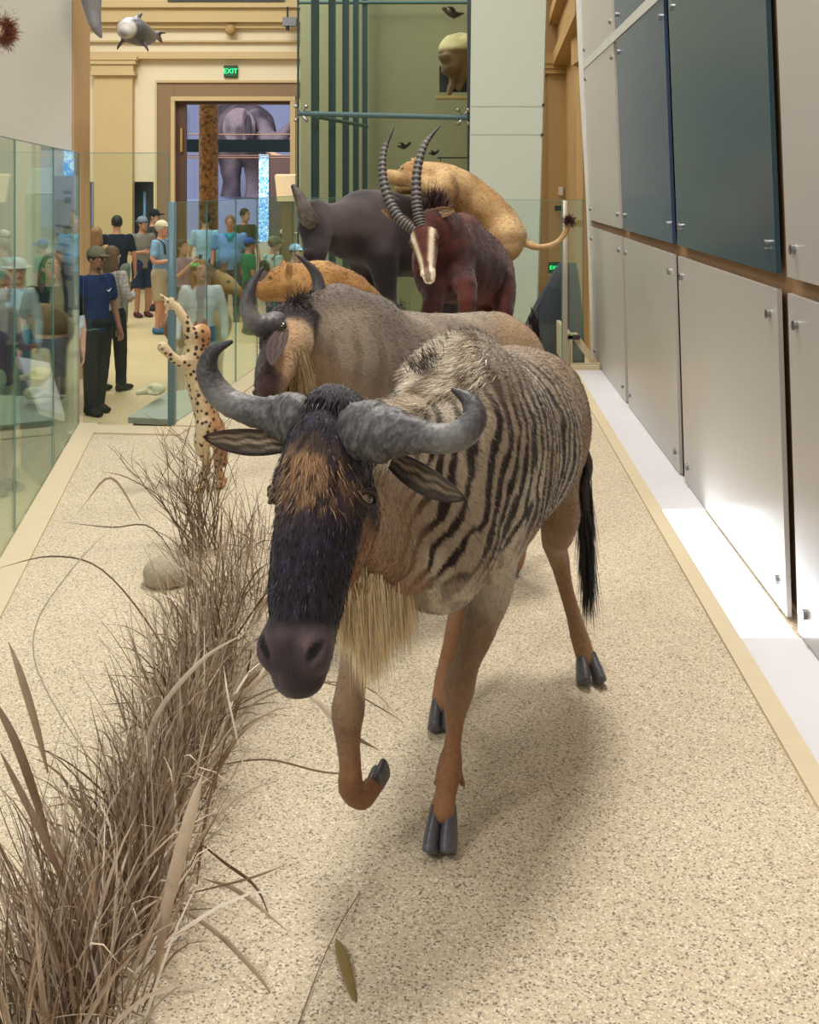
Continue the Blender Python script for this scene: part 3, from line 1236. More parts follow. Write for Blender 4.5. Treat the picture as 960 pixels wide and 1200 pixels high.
# grey text board behind the left glass
t = thing('text_board', 'tall grey board with lines of text behind the left glass', 'board', (wx(77, 9.9), 9.9, FZ), None)
q = MB()
a, b = np.array([wx(64.5, 10.2), 10.2]), np.array([wx(89.5, 9.5), 9.5])
q.slab(a, b, FZ, wz(206, 9.8), .04)
q.build('board_sheet', pmat('board_grey', rgb(170, 172, 170), .5), t, smooth=False)
q = MB()
tt = norm(b - a)
nn = np.array([tt[1], -tt[0]]) * .024
L_ = np.linalg.norm(b - a)
for k, (zc, u0, u1, h_) in enumerate(((1.80, .55, .9, .03), (1.72, .6, .88, .05), (1.50, .15, .93, .022), (1.42, .2, .88, .022), (1.34, .3, .85, .022), (1.26, .15, .9, .022), (1.18, .2, .93, .022),
                                      (1.05, .35, .92, .045), (.80, .75, .9, .02), (.74, .7, .9, .02), (.68, .75, .9, .02))):
    q = MB()
    x = u0
    while x < u1 - .02:
        wd = rnd.uniform(.04, .10)
        p0, p1 = a + tt * L_ * x + nn, a + tt * L_ * min(x + wd, u1) + nn
        q.slab(p0, p1, zc, zc + h_, .003)
        x += wd + .02
    q.build('text_line', pmat('print_grey', rgb(96, 98, 100), .6), t, smooth=False)
t = thing('video_pillar', 'blue patterned screen strip above the text board at the left', 'screen', (wx(80, 12.8), 12.8, FZ), None)
q = MB()
q.box((wx(75, 12.8), 12.8, 1.0), (wx(85, 12.8), 12.86, wz(177, 12.8)))
q.build('screen_face', M_screen, t, smooth=False)
q = MB()
q.box((wx(76, 12.8), 12.861, FZ), (wx(84, 12.8), 12.9, 1.0))
q.build('screen_stand', M_dark, t, smooth=False)
# pale block standing in for a reflection in the left glass
t = thing('reflection_block', 'pale grey-green block standing in for a left glass reflection', 'display block', (wx(48, 11.8), 11.8, FZ), None)
q = MB()
q.box((wx(30, 11.6), 11.6, FZ), (wx(64, 11.6), 12.1, wz(228, 11.6)), .01)
q.build('block_body', pmat('pale_sage', rgb(172, 186, 170), .7), t, smooth=False)
q = MB()
q.hexa([P(30, 227, 11.6), P(64, 227, 11.6), P(64, 226, 12.1), P(34, 226, 12.1), P(38, 198, 11.7), P(64, 196, 11.7), P(64, 196, 12.1), P(40, 197, 12.1)])
q.build('block_top', pmat('pale_sage2', rgb(186, 198, 184), .7), t, smooth=False)


# skull casts on slanted boards outside the glass
def skull_board(name_lab, board_lab, quad, c, s, board_m):
    t = thing('slanted_board', board_lab, 'board', (quad[0][0], quad[0][1], FZ), None)
    q = MB()
    top = [np.array(p) for p in quad]
    q.hexa([p - np.array([0, 0, .05]) for p in top] + top)
    q.build('board_top', board_m, t, smooth=False)
    q = MB()
    cen = sum(top) / 4
    base = [cen + (p - cen) * .9 for p in top]
    q.hexa([np.array([p[0], p[1], FZ]) for p in base] + [p - np.array([0, 0, .055]) for p in base])
    q.build('board_base', pmat('dark_olive_base', rgb(88, 84, 66), .7), t, smooth=False)
    sd = Sdf(np.array(c) - s * 1.6, np.array(c) + s * 1.6, s * .08)
    c = np.array(c)
    sd.ball(c + [0, 0, s * .35], [s * .55, s * .42, s * .38], k=s * .1)
    sd.tube([c + [-s * .3, 0, s * .3], c + [-s * 1.1, 0, s * .12]], [(s * .28, s * .25), (s * .16, s * .14)], k=s * .15)
    sd.tube([c + [s * .2, -s * .4, s * .15], c + [-s * .4, -s * .42, s * .2]], [s * .09, s * .07], k=s * .08)
    sd.tube([c + [s * .2, s * .4, s * .15], c + [-s * .4, s * .42, s * .2]], [s * .09, s * .07], k=s * .08)
    sd.ball(c + [-s * .35, -s * .33, s * .42], s * .16, k=s * .06, op='sub')
    sd.ball(c + [-s * .35, s * .33, s * .42], s * .16, k=s * .06, op='sub')
    v, f = sd.mesh()
    o = mk('skull_cast', v, f, pmat('bone_white', rgb(222, 212, 178), .6, .1, 12))
    tag(o, name_lab, 'skull')


# right one: board rising from (165,490) to (200,455)
skull_board('cream animal skull cast on the slanted board by the blue-grey post', 'slanted grey board with skull beside the blue-grey post',
            [P(150, 489, 9.6), P(232, 493, 9.2), P(262, 452, 10.0), P(196, 459, 10.2)], P(183, 463, 9.95), .15, pmat('board_top_grey', rgb(168, 172, 160), .5))
skull_board('pale animal skull cast on the white board behind the left glass', 'slanted white and violet board behind the left glass',
            [P(46, 478, 8.6), P(76, 486, 8.4), P(58, 425, 9.0), P(22, 418, 9.2)], P(48, 446, 8.85), .15, pmat('board_top_white', rgb(205, 205, 215), .5))
# ================================================================ HERO WILDEBEEST
C = lambda *a: np.array(rgb(*a))
M_coat = vmat('short_coat', .75, .5, 160, .18, 60, .25, sheen=.15, bdist=.006)
M_hair = vmat('long_hair', .48, 0, 1, .1, 30, .45)
M_horn = vmat('horn', .5, .5, 70, .22, 30, .45, bdist=.006)
M_hoof = vmat('hoof', .38, .6, 90, .35, 60, .5, stretch=(.4, .4, 3), bdist=.004)
M_eye = pmat('dark_glass_eye', rgb(30, 20, 12), .08, .1, 30, spec=.8, coat=.6)


def furry(name, v, q, cols, parent, n, length, width, flow, mask=None, lift=.25, m=None, jit=.18, droop=.1, dark=.75, seg=2):
    """short hair laid over a body along the flow direction(s); pigment taken from the body"""
    nr = vnormals(v, q)
    p, fi = sample_surface(v, q, n)
    vi = q[fi, 0]
    c, nn = cols[vi], nr[vi]
    if mask is not None:
        keep = NR.rand(len(p)) < mask(p)
        p, c, nn, vi = p[keep], c[keep], nn[keep], vi[keep]
    fl = flow(p) if callable(flow) else np.broadcast_to(np.asarray(flow, float), p.shape)
    t = fl - nn * (fl * nn).sum(1)[:, None]
    t = t / (np.linalg.norm(t, axis=1, keepdims=True) + 1e-6)
    d = t + nn * lift
    L = length(p) if callable(length) else length
    c = c * NR.uniform(dark, 1.3, (len(p), 1))
    V, Q, CC = hairs(p - nn * .001, d, L, width, c, droop=droop, seg=seg, jit=jit)
    o = mk(name, V, Q, m or M_hair, parent, CC)
    o['kind'] = 'stuff'
    return o


def hoof_pair(parent, top, toe, wd, h, spread=.12, side=(1, 0, 0), cols=((100, 100, 106), (62, 60, 64))):
    """two claws from the coronet (top) down and forward to the toe"""
    top, toe, side = np.array(top, float), np.array(toe, float), norm(side)
    for s in (-1, 1):
        q = MB()
        a = top + side * s * wd * .20
        b = toe + side * s * wd * (.22 + spread)
        fwd = norm(np.array([*(toe - top)[:2], 0]) + 1e-6)
        q.loft([a + np.array([0, 0, .012]) - fwd * h * .10, a * .72 + b * .28 - fwd * h * .08, a * .35 + b * .65 - fwd * h * .08, b - fwd * h * .10 + [0, 0, .004]],
               [(wd * .17, h * .28), (wd * .225, h * .42), (wd * .25, h * .50), (wd * .245, h * .52)], n=18, up=fwd, sub=5)
        V = np.array(q.v)
        tcol = np.clip((V[:, 2] - V[:, 2].min()) / (np.ptp(V[:, 2]) + 1e-6), 0, 1)
        zmin = min(b[2], a[2])
        V[:, 2] = np.maximum(V[:, 2], min(toe[2], top[2]) - h * .02)
        cc = mixc(np.tile(C(*cols[0]), (len(V), 1)), C(*cols[1]), tcol)
        mk('hoof', V, q.f, M_hoof, parent, cc)


hero = thing('wildebeest', 'foreground wildebeest with black face and striped shoulders stepping toward the camera', 'wildebeest', (.2, 3.6, 0))
VX = .0075
S = Sdf((-.55, 2.2, .02), (.95, 4.62, 1.62), VX)
# trunk
S.tube([(.10, 3.18, .98), (.145, 3.36, 1.05), (.225, 3.62, 1.03), (.32, 3.88, 1.005), (.40, 4.12, 1.02), (.45, 4.30, 1.03)],
       [(.165, .235), (.245, .345), (.270, .325), (.285, .305), (.255, .275), (.18, .21)], k=.03)
S.ball((.175, 3.44, 1.315), (.085, .20, .115), k=.12)                 # hump
S.ball((.075, 3.12, .88), (.15, .14, .185), k=.10)                    # brisket
S.ball((.28, 3.50, 1.0), (.12, .16, .24), k=.10)                      # shoulder blade
S.ball((.0, 3.30, 1.0), (.11, .16, .22), k=.10)
S.ball((.53, 4.18, .98), (.12, .18, .22), k=.10)                      # haunch
S.ball((.36, 4.26, .98), (.12, .17, .22), k=.10)
# neck
S.tube([P(400, 548, 2.80), P(440, 553, 2.93), P(478, 560, 3.06), P(510, 560, 3.22)],
       [(.085, .125), (.105, .165), (.135, .215), (.175, .27)], k=.06, up=(0, -.3, 1))
# head frame
O = P(374, 500, 2.66)
Mz = P(340, 790, 2.43)
hd = norm(Mz - O)
al = math.radians(25)
hl = np.array([math.cos(al), -math.sin(al), -.20])
hl = norm(hl - hd * hl.dot(hd))
hn = np.cross(hd, hl)
if hn[1] > 0:
    hn = -hn
HL = np.linalg.norm(Mz - O)


def H(l, a, n):
    return O + hl * l + hd * a + hn * n


def hcoord(p):
    d = p - O
    return d @ hl, d @ hd, d @ hn


S.tube([H(0, -.03, -.10), H(0, .07, -.085), H(0, .14, -.08), H(0, .22, -.075), H(0, .32, -.055), H(0, .42, -.045), H(0, .49, -.04), H(0, .535, -.045)],
       [(.095, .10), (.106, .118), (.110, .118), (.099, .11), (.088, .09), (.080, .080), (.077, .070), (.064, .054)], k=.02, up=hn, sub=3)
S.ball(H(0, .26, .008), (.060, .16, .030), R=[hl, hd, hn], k=.05)     # convex nose ridge
S.ball(H(0, .06, .012), (.07, .08, .03), R=[hl, hd, hn], k=.05)
S.tube([H(.088, .14, -.06), H(.080, .24, -.055), H(.07, .36, -.05)], [.022, .020, .014], k=.03)
S.tube([H(-.088, .14, -.06), H(-.080, .24, -.055), H(-.07, .36, -.05)], [.022, .020, .014], k=.03)
for s in (-1, 1):
    S.ball(H(s * .093, .125, -.045), (.024, .038, .028), R=[hl, hd, hn], k=.03)    # brow
    S.ball(H(s * .056, .492, -.004), (.034, .045, .040), R=[hl, hd, hn], k=.025)    # nostril wing
    S.ball(H(s * .060, .20, -.13), (.045, .09, .06), R=[hl, hd, hn], k=.04)        # cheek
S.tube([H(0, .12, -.165), H(0, .26, -.15), H(0, .40, -.11), H(0, .50, -.085)], [(.07, .05), (.055, .045), (.045, .035), (.042, .028)], k=.03, up=hn)
S.ball(H(0, .52, -.09), (.052, .035, .035), R=[hl, hd, hn], k=.02)    # chin
for s in (-1, 1):
    S.tube([H(s * .074, .462, .022), H(s * .070, .492, .034), H(s * .048, .514, .032)], [.008, .014, .010], k=.010, op='sub')
    S.tube([H(s * .086, .44, -.075), H(s * .078, .50, -.075), H(s * .04, .552, -.072)], [.006, .008, .006], k=.014, op='sub')
    S.ball(H(s * .116, .150, -.058), (.012, .022, .016), R=[hl, hd, hn], k=.012, op='sub')
# throat
S.tube([H(.02, .30, -.15), H(.03, .18, -.17), P(436, 628, 2.86), P(468, 655, 3.03)], [(.045, .05), (.062, .07), (.078, .085), (.10, .10)], k=.06)
# legs
S.tube([(.245, 3.40, .92), P(577, 672, 3.40), P(562, 735, 3.32), P(547, 775, 3.27), P(538, 806, 3.245), P(534, 835, 3.235), P(531, 870, 3.225), P(527, 900, 3.21), P(523, 930, 3.185), P(519, 950, 3.165)],
       [(.10, .14), (.070, .098), (.052, .066), (.040, .046), (.049, .052), (.034, .038), (.025, .031), (.037, .044), (.030, .036), (.038, .042)], k=.05, up=(0, -1, 0))
S.tube([P(538, 905, 3.23), P(543, 920, 3.245)], [.012, .009], k=.012)
S.tube([P(516, 905, 3.23), P(512, 918, 3.245)], [.012, .009], k=.012)
S.tube([(.02, 3.30, .92), P(430, 690, 3.20), P(420, 745, 3.12), P(411, 800, 3.05), P(407, 832, 3.02), P(407, 862, 3.025), P(410, 895, 3.035), P(412, 922, 3.04), P(424, 934, 3.07), P(436, 922, 3.11)],
       [(.09, .13), (.062, .085), (.050, .058), (.040, .044), (.043, .046), (.034, .036), (.031, .034), (.036, .042), (.033, .036), (.030, .032)], k=.05, up=(0, -1, 0))
S.tube([(.50, 4.20, .95), P(655, 600, 4.16), P(650, 632, 4.26), P(655, 655, 4.31), P(663, 690, 4.29), P(672, 722, 4.27), P(681, 752, 4.255), P(687, 772, 4.235)],
       [(.12, .18), (.075, .115), (.050, .072), (.042, .056), (.032, .036), (.028, .030), (.035, .036), (.036, .034)], k=.06, up=(0, -1, 0))
S.tube([(.34, 4.18, .95), (.24, 4.02, .68), (.205, 4.10, .49), (.165, 4.02, .30), (.125, 3.95, .14), (.112, 3.88, .075)],
       [(.11, .17), (.070, .10), (.038, .05), (.029, .033), (.034, .036), (.036, .036)], k=.06, up=(0, -1, 0))
# skin folds on the flank and elbow
S.tube([P(505, 540, 3.02), P(520, 600, 3.02), P(515, 655, 3.02)], [.012, .02, .012], k=.03)
v, q = S.mesh()
v = vsmooth(v, q, 2, .5)
# gentle muscle and fold relief
nr = vnormals(v, q)
v = v + nr * ((vnoise(v, 9) - .5) * .010 + (vnoise(v, 26) - .5) * .003)[:, None]

# --- pigment
spine = np.array([P(405, 545, 2.80), P(440, 550, 2.93), P(490, 552, 3.12), (.145, 3.36, 1.05), (.225, 3.62, 1.03), (.32, 3.88, 1.0), (.42, 4.2, 1.02)])
slen = np.concatenate([[0], np.cumsum(np.linalg.norm(np.diff(spine, axis=0), axis=1))])


def axial(p, pts=None, ln=None):
    pts, ln = (spine, slen) if pts is None else (pts, ln)
    best = np.full(len(p), 1e9)
    u = np.zeros(len(p))
    for i in range(len(pts) - 1):
        a, b = pts[i], pts[i + 1]
        L = np.linalg.norm(b - a)
        t = (b - a) / L
        h = (p - a) @ t
        if i > 0:
            h = np.maximum(h, 0)
        if i < len(pts) - 2:
            h = np.minimum(h, L)
        r = np.linalg.norm(p - a - h[:, None] * t, axis=1)
        k = r < best
        best[k] = r[k]
        u[k] = ln[i] + h[k]
    return u


def hero_cols(p):
    n = len(p)
    u = axial(p)
    z = p[:, 2]
    wob = (vnoise(p, 5) - .5) * .10 + (vnoise(p, 16) - .5) * .035
    # stripes lean: lower ends swing forward, stronger over the neck
    uu = u + (z - 1.0) * (.10 + .22 * sstep(.75, .35, u)) * -1.0 + wob
    ph = uu / .058
    tri = np.abs((ph % 1.0) - .5) * 2
    brk = vnoise(p * np.array([1, 1, .35]), 22)
    fine = vnoise(p * np.array([1, 1, .25]), 90)
    stripe = sstep(.36, .66, tri + (brk - .5) * .6 + (fine - .5) * .35)
    base = np.tile(C(158, 142, 120), (n, 1))
    base = mixc(base, C(200, 190, 172), .8 * sstep(.35, .75, vnoise(p, 7)))
    base = mixc(base, C(138, 112, 86), sstep(.95, 1.35, u) * .8)           # browner hind
    base = mixc(base, C(126, 112, 98), sstep(1.22, 1.40, z) * .7)          # grey back
    env = sstep(.10, .22, u) * (1 - sstep(1.08, 1.38, u)) * sstep(.76, .90, z) * (1 - .55 * sstep(1.18, 1.36, z))
    env *= .65 + .35 * vnoise(p, 10)
    c = mixc(base, C(36, 20, 16), np.clip(stripe * env * 1.35, 0, 1))
    # brisket: mottled grey
    mot = sstep(.5, .7, vnoise(p * np.array([1, 1, .5]), 30))
    c = mixc(c, C(92, 72, 58), mot * sstep(.92, .80, z) * sstep(.66, .72, z) * (u < .9) * .5)
    # legs
    leg = sstep(.72, .52, z)
    legc = mixc(np.tile(C(134, 108, 82), (n, 1)), C(138, 98, 66), sstep(.50, .25, z))
    legc = mixc(legc, C(110, 72, 46), sstep(.5, .8, vnoise(p, 12)) * .5)
    notfront = (p[:, 1] > 2.95)
    c = np.where((leg > 0)[:, None] & notfront[:, None], mixc(c, 0 * c + 0, 0 * leg) * (1 - leg[:, None]) + legc * leg[:, None], c)
    th = sstep(3.98, 4.15, p[:, 1]) * sstep(.98, .72, z)
    c = mixc(c, C(146, 114, 82), th * .8)
    # head
    l, a, h = hcoord(p)
    near = (p[:, 1] < 2.98) & (a > -.2) & (a < .60) & (np.abs(l) < .14) & (p[:, 2] > .70)
    black = np.tile(C(30, 24, 30), (n, 1))
    black = mixc(black, C(60, 54, 78), sstep(.5, .8, vnoise(p * np.array([1, 1, .3]), 80)) * .4)
    tanp = C(160, 122, 88)
    patch = np.exp(-((l - .0) / .070) ** 2 - ((a - .13) / .062) ** 2) * sstep(-.12, .0, h)
    streak = vnoise(p * np.array([1, 1, .16]), 70)
    black = mixc(black, tanp, np.clip(patch * 1.35 * (.15 + 1.2 * sstep(.3, .75, streak)), 0, 1))
    muz = mixc(np.tile(C(46, 34, 38), (n, 1)), C(92, 74, 76), sstep(.45, .8, vnoise(p, 22)) * .6)
    nos = np.exp(-((np.abs(l) - .060 - .5 * (.495 - a)) / .013) ** 2 - ((a - .495) / .026) ** 2) * (h > .0)
    rim = np.exp(-((np.abs(l) - .062) / .034) ** 2 - ((a - .490) / .042) ** 2) * (h > -.02)
    muz = mixc(muz, C(128, 106, 104), np.clip(rim * .35, 0, 1))
    muz = mixc(muz, C(10, 6, 7), np.clip((nos * 2.2 - .5) * 1.4, 0, 1))
    muz = mixc(muz, C(20, 13, 14), np.exp(-((h + .075) / .007) ** 2) * (a > .42))
    muz = mixc(muz, C(150, 134, 124), np.exp(-((h + .092) / .010) ** 2) * (a > .44) * .9)
    black = mixc(black, muz, sstep(.435, .475, a + (vnoise(p, 14) - .5) * .03))
    cheek = mixc(np.tile(C(150, 112, 78), (n, 1)), C(104, 78, 60), sstep(.4, .8, vnoise(p, 25)) * .6)
    # black front of the face gives way to tan on the jaw and cheeks
    edge = np.where(l > 0, -.058, -.085) - .04 * sstep(.33, .5, a) + (vnoise(p, 18) - .5) * .03
    tj = sstep(edge, edge - .03, h) * sstep(.17, .23, a + .0 * l) * (1 - sstep(.42, .47, a))
    tj = np.maximum(tj, sstep(-.13, -.17, h) * sstep(.05, .10, a) * (1 - sstep(.44, .48, a)))
    hc = mixc(black, cheek, np.clip(tj, 0, 1))
    eye = np.exp(-((np.abs(l) - .112) / .03) ** 2 - ((a - .17) / .028) ** 2)
    hc = mixc(hc, C(140, 106, 70), np.clip(eye * .0, 0, 1))
    head = (a > -.14) & near
    back = sstep(-.17, -.22, h) * sstep(.35, .2, a)
    t = head.astype(float) * (1 - back) * sstep(-.135, -.11, a + .5 * np.clip(h + .16, -1, 0))
    thr = sstep(.20, .07, np.linalg.norm((p - P(438, 620, 2.86)) * [1, .8, .8], axis=1))
    c = mixc(c, C(150, 122, 92), thr * .8)
    # blend behind the jaw
    c = mixc(c, hc, t)
    return c


cols = hero_cols(v)
mk('body', v, q, M_coat, hero, cols)


def hero_flow(p):
    l, a, h = hcoord(p)
    out = np.tile(np.array([.15, .55, -.8]), (len(p), 1))
    up = sstep(1.2, 1.4, p[:, 2])[:, None]
    out = out * (1 - up) + np.array([.25, 1, -.1]) * up
    hm = ((p[:, 1] < 2.9) & (a > -.1))[:, None]
    return np.where(hm, hd[None] * 1.0, out)


hl_ = lambda p: np.where((p[:, 1] < 2.85), .018, np.where(p[:, 2] < .6, .008, .017))
def nomuz(p):
    l, a, h = hcoord(p)
    return np.where((p[:, 1] < 2.75) & (a > .43) & (a < .62), .04, 1.0)


furry('coat_hair', v, q, cols, hero, 130000, hl_, .0022, hero_flow, mask=nomuz, lift=.16, jit=.16, dark=.65)

# mane: long pale hair over the top of the neck, darker bristle along the hump
nr = vnormals(v, q)


def topmask(p):
    u = axial(p)
    x = np.interp(u, slen, spine[:, 0])
    return sstep(.0, .08, u) * (1 - sstep(.62, .80, u)) * (p[:, 2] > np.interp(u, [0, .3, .7], [1.18, 1.28, 1.36])) * sstep(.17, .05, np.abs(p[:, 0] - x - .0))


def manecol(p):
    u = axial(p)
    c = mixc(np.tile(C(236, 226, 206), (len(p), 1)), C(170, 152, 130), sstep(.4, .8, vnoise(p, 24)))
    return mixc(c, C(150, 140, 130), sstep(.5, .8, u) * .7)


nm = 24000
p, fi = sample_surface(v, q, 500000)
keep = NR.rand(len(p)) < topmask(p)
p, fi = p[keep][:nm], fi[keep][:nm]
nn = nr[q[fi, 0]]
u = axial(p)
d = nn * .42 + np.array([-.62, -.45, -.15])
mc = manecol(p) * NR.uniform(.75, 1.15, (len(p), 1))
V, Q, CC = hairs(p - nn * .003, d, np.interp(u, [0, .25, .45, .8], [.09, .085, .06, .03]), .0022, mc, droop=.5, seg=4, jit=.15)
mk('mane', V, Q, M_hair, hero, CC)['kind'] = 'stuff'
# dark bristles on the crest
cr = np.array([P(492, 432, 3.18), P(510, 414, 3.27), P(530, 400, 3.36), P(550, 394, 3.45), P(568, 398, 3.52)])
t = NR.uniform(0, 4, 450)
i = np.minimum(t.astype(int), 3)
rt = cr[i] + (cr[i + 1] - cr[i]) * (t - i)[:, None] + NR.normal(0, .020, (450, 3)) * [1, 1, .4] - [0, 0, .012]
V, Q, CC = hairs(rt, np.tile([-.45, -.2, 1.0], (450, 1)), .05, .003, np.tile(C(74, 64, 60), (450, 1)) * NR.uniform(.5, 2.6, (450, 1)), droop=.3, seg=3, jit=.25)
mk('crest', V, Q, M_hair, hero, CC)['kind'] = 'stuff'
# forehead tuft between the horns
n_ = 1500
rl, ra = NR.uniform(-.05, .05, n_), NR.uniform(-.07, .05, n_)
rt = O + hl * rl[:, None] + hd * ra[:, None] + hn * (.01 - 3 * rl ** 2)[:, None]
V, Q, CC = hairs(rt, np.tile(hd + hn * .35, (n_, 1)) + hl * (rl * 4)[:, None], .045, .0028, np.tile(C(34, 27, 34), (n_, 1)) * NR.uniform(.6, 2.0, (n_, 1)), droop=.3, seg=3, jit=.22)
mk('forelock', V, Q, M_hair, hero, CC)['kind'] = 'stuff'
# golden hair patch on the face
p, fi = sample_surface(v, q, 260000)
l_, a_, h_ = hcoord(p)
w_ = np.exp(-(l_ / .06) ** 2 - ((a_ - .125) / .055) ** 2) * (h_ > -.05) * (p[:, 1] < 2.9)
keep = NR.rand(len(p)) < w_ * .9
p, fi, l_ = p[keep][:2600], fi[keep][:2600], l_[keep][:2600]
nn = nr[q[fi, 0]]
cc = mixc(np.tile(C(182, 146, 108), (len(p), 1)), C(66, 46, 38), NR.rand(len(p)) ** 1.5)
V, Q, CC = hairs(p - nn * .002, nn * .22 + hd + hl * (l_ * 7)[:, None], .028, .0024, cc, droop=.05, seg=3, jit=.14)
mk('face_blaze', V, Q, M_hair, hero, CC)['kind'] = 'stuff'
# beard and throat fringe
cen = np.array([P(402, 712, 2.72), P(422, 682, 2.84), P(442, 668, 2.92), P(458, 664, 2.99), P(469, 664, 3.03)])
n_ = 5200
t = NR.uniform(0, 3.999, n_)
i = t.astype(int)
rt = cen[i] + (cen[i + 1] - cen[i]) * (t - i)[:, None] + NR.normal(0, .016, (n_, 3)) + [0, 0, .03]
Lb = np.interp(t, [0, .6, 1.5, 2.6, 3.3, 4], [.10, .17, .27, .25, .17, .20])
clump = vnoise(np.stack([t * 6, t * 0, t * 0], 1), 1.0)
cc = mixc(np.tile(C(228, 204, 152), (n_, 1)), C(248, 236, 204), NR.rand(n_))
cc = mixc(cc, C(150, 118, 78), (NR.rand(n_) < .18) * .7)
dd = np.tile([-.05, -.10, -1.0], (n_, 1)) + np.array([1, .2, 0]) * ((clump - .5) * .5)[:, None]
Lb = Lb * (.55 + .8 * clump)
V, Q, CC = hairs(rt, dd, Lb, .0030, cc, droop=.5, seg=5, jit=.07, curl=.03)
mk('beard', V, Q, M_hair, hero, CC)['kind'] = 'stuff'

# horns
hornc = lambda V, tipz, bossp: None


def horn(parent, pts, rad, name='horn', boss=None, tip=None, light=(128, 125, 120), dk=(50, 48, 50), n=36, sub=12, ridges=0.02, rn=10):
    q = MB()
    r_ = lambda t: 1 + ridges * math.sin(t * rn * 6.283) * (1 - t)
    q.loft(pts, rad, n=n, sub=sub, ridge=r_, up=(0, -.3, 1))
    V = np.array(q.v)
    nring = (len(pts) - 1) * sub + 1
    t = np.concatenate([np.repeat(np.arange(nring) / (nring - 1), n), [0, 1]])
    ce = np.asarray(pts)[0]
    V = V + (V - V.mean(0)) * 0
    if ridges > .015:
        nz = (vnoise(V, 60) - .5) * .008 * (1 - sstep(.25, .55, t)) + (vnoise(V, 130) - .5) * .007 * (1 - sstep(.4, .7, t))
        # push along radial direction
        ring_c, _ = catmull(pts, rad, sub)
        cen_ = np.vstack([np.repeat(ring_c, n, 0), ring_c[:1], ring_c[-1:]])
        dr = V - cen_
        dr /= np.linalg.norm(dr, axis=1, keepdims=True) + 1e-6
        V = V + dr * nz[:, None]
    c = mixc(np.tile(C(*dk), (len(V), 1)), C(*light), sstep(.35, .85, vnoise(V, 190)) * .5 * (1 - .5 * t) + .05)
    c = mixc(c, C(136, 132, 128), .5 * np.exp(-((t - .58) / .12) ** 2))
    c = mixc(c, C(40, 38, 40), sstep(.85, 1, t) * .8)
    return mk(name, V, q.f, M_horn, parent, c)


horn(hero, [P(410, 503, 2.66), P(420, 503, 2.625), P(442, 507, 2.60), P(468, 508, 2.57), P(497, 512, 2.545), P(523, 514, 2.53), P(545, 506, 2.53), P(556, 488, 2.545), P(549, 469, 2.565), P(530, 456, 2.585)],
     [(.030, .034), (.057, .064), (.066, .072), (.052, .055), (.036, .037), (.034, .034), (.035, .034), (.029, .029), (.019, .019), (.005, .005)])
horn(hero, [P(358, 491, 2.73), P(352, 490, 2.715), P(337, 490, 2.73), P(318, 487, 2.75), P(293, 481, 2.775), P(270, 472, 2.79), P(252, 455, 2.80), P(243, 433, 2.80), P(250, 412, 2.785), P(272, 400, 2.765)],
     [(.030, .034), (.054, .060), (.058, .062), (.047, .047), (.038, .036), (.037, .034), (.036, .033), (.029, .028), (.018, .018), (.005, .005)])


# ears
def ear(parent, base, tip, wd, nrm, outer, inner, name='ear', cup=.35, th=.012, rim=None):
    base, tip, nrm = np.array(base), np.array(tip), norm(nrm)
    ax = tip - base
    L = np.linalg.norm(ax)
    t = ax / L
    nrm = norm(nrm - t * nrm.dot(t))
    s = np.cross(t, nrm)
    nu, nv = 22, 13
    V, Cc = [], []
    for layer in (0, 1):
        for i in range(nu):
            f = i / (nu - 1)
            w_ = wd * (math.sin(math.pi * min(1, f * .80 + .20) ** 1.15) ** .7 * .98 + .02) * (1 if f < .97 else .4)
            for j in range(nv):
                g = j / (nv - 1) * 2 - 1
                depth = cup * w_ * (g * g - .4)
                p_ = base + t * (L * f) + s * (g * w_) + nrm * (depth - layer * th * (1 - .8 * abs(g)) * (1 - .7 * f)) - nrm * (.10 * L * (f - .5) ** 2)
                V.append(p_)
                if layer == 0:
                    k = np.clip(abs(g) ** 3 + (f > .93), 0, 1)
                    st = .5 + .5 * math.sin(g * 11 + f * 7 + math.sin(f * 23))
                    cc = np.array(inner) * (.10 + 1.05 * st ** 1.6 * (1 - abs(g)) * (1.1 - f * .6))
                    Cc.append(cc * (1 - k) + np.array(rim if rim is not None else outer) * k)
                else:
                    Cc.append(np.array(outer))
    f = []
    for layer in (0, 1):
        o_ = layer * nu * nv
        for i in range(nu - 1):
            for j in range(nv - 1):
                a = o_ + i * nv + j
                fc = (a, a + 1, a + nv + 1, a + nv)
                f.append(fc if layer == 0 else fc[::-1])
    o_ = nu * nv
    for i in range(nu - 1):
        for j, fl in ((0, 0), (nv - 1, 1)):
            a, b = i * nv + j, (i + 1) * nv + j
            fc = (a, b, b + o_, a + o_)
            f.append(fc if not fl else fc[::-1])
    for i in (0, nu - 1):
        for j in range(nv - 1):
            a = i * nv + j
            f.append((a, a + 1, a + 1 + o_, a + o_))
    return mk(name, V, f, M_coat, parent, np.array(Cc))


ear(hero, P(338, 520, 2.74), P(237, 513, 2.72), .036, (0.1, -1, -.25), C(58, 42, 38), C(206, 184, 156), rim=C(48, 32, 30))
ear(hero, P(456, 538, 2.66), P(545, 586, 2.52), .040, (.35, -1, -.30), C(128, 118, 106), C(160, 136, 108), rim=C(44, 30, 28))

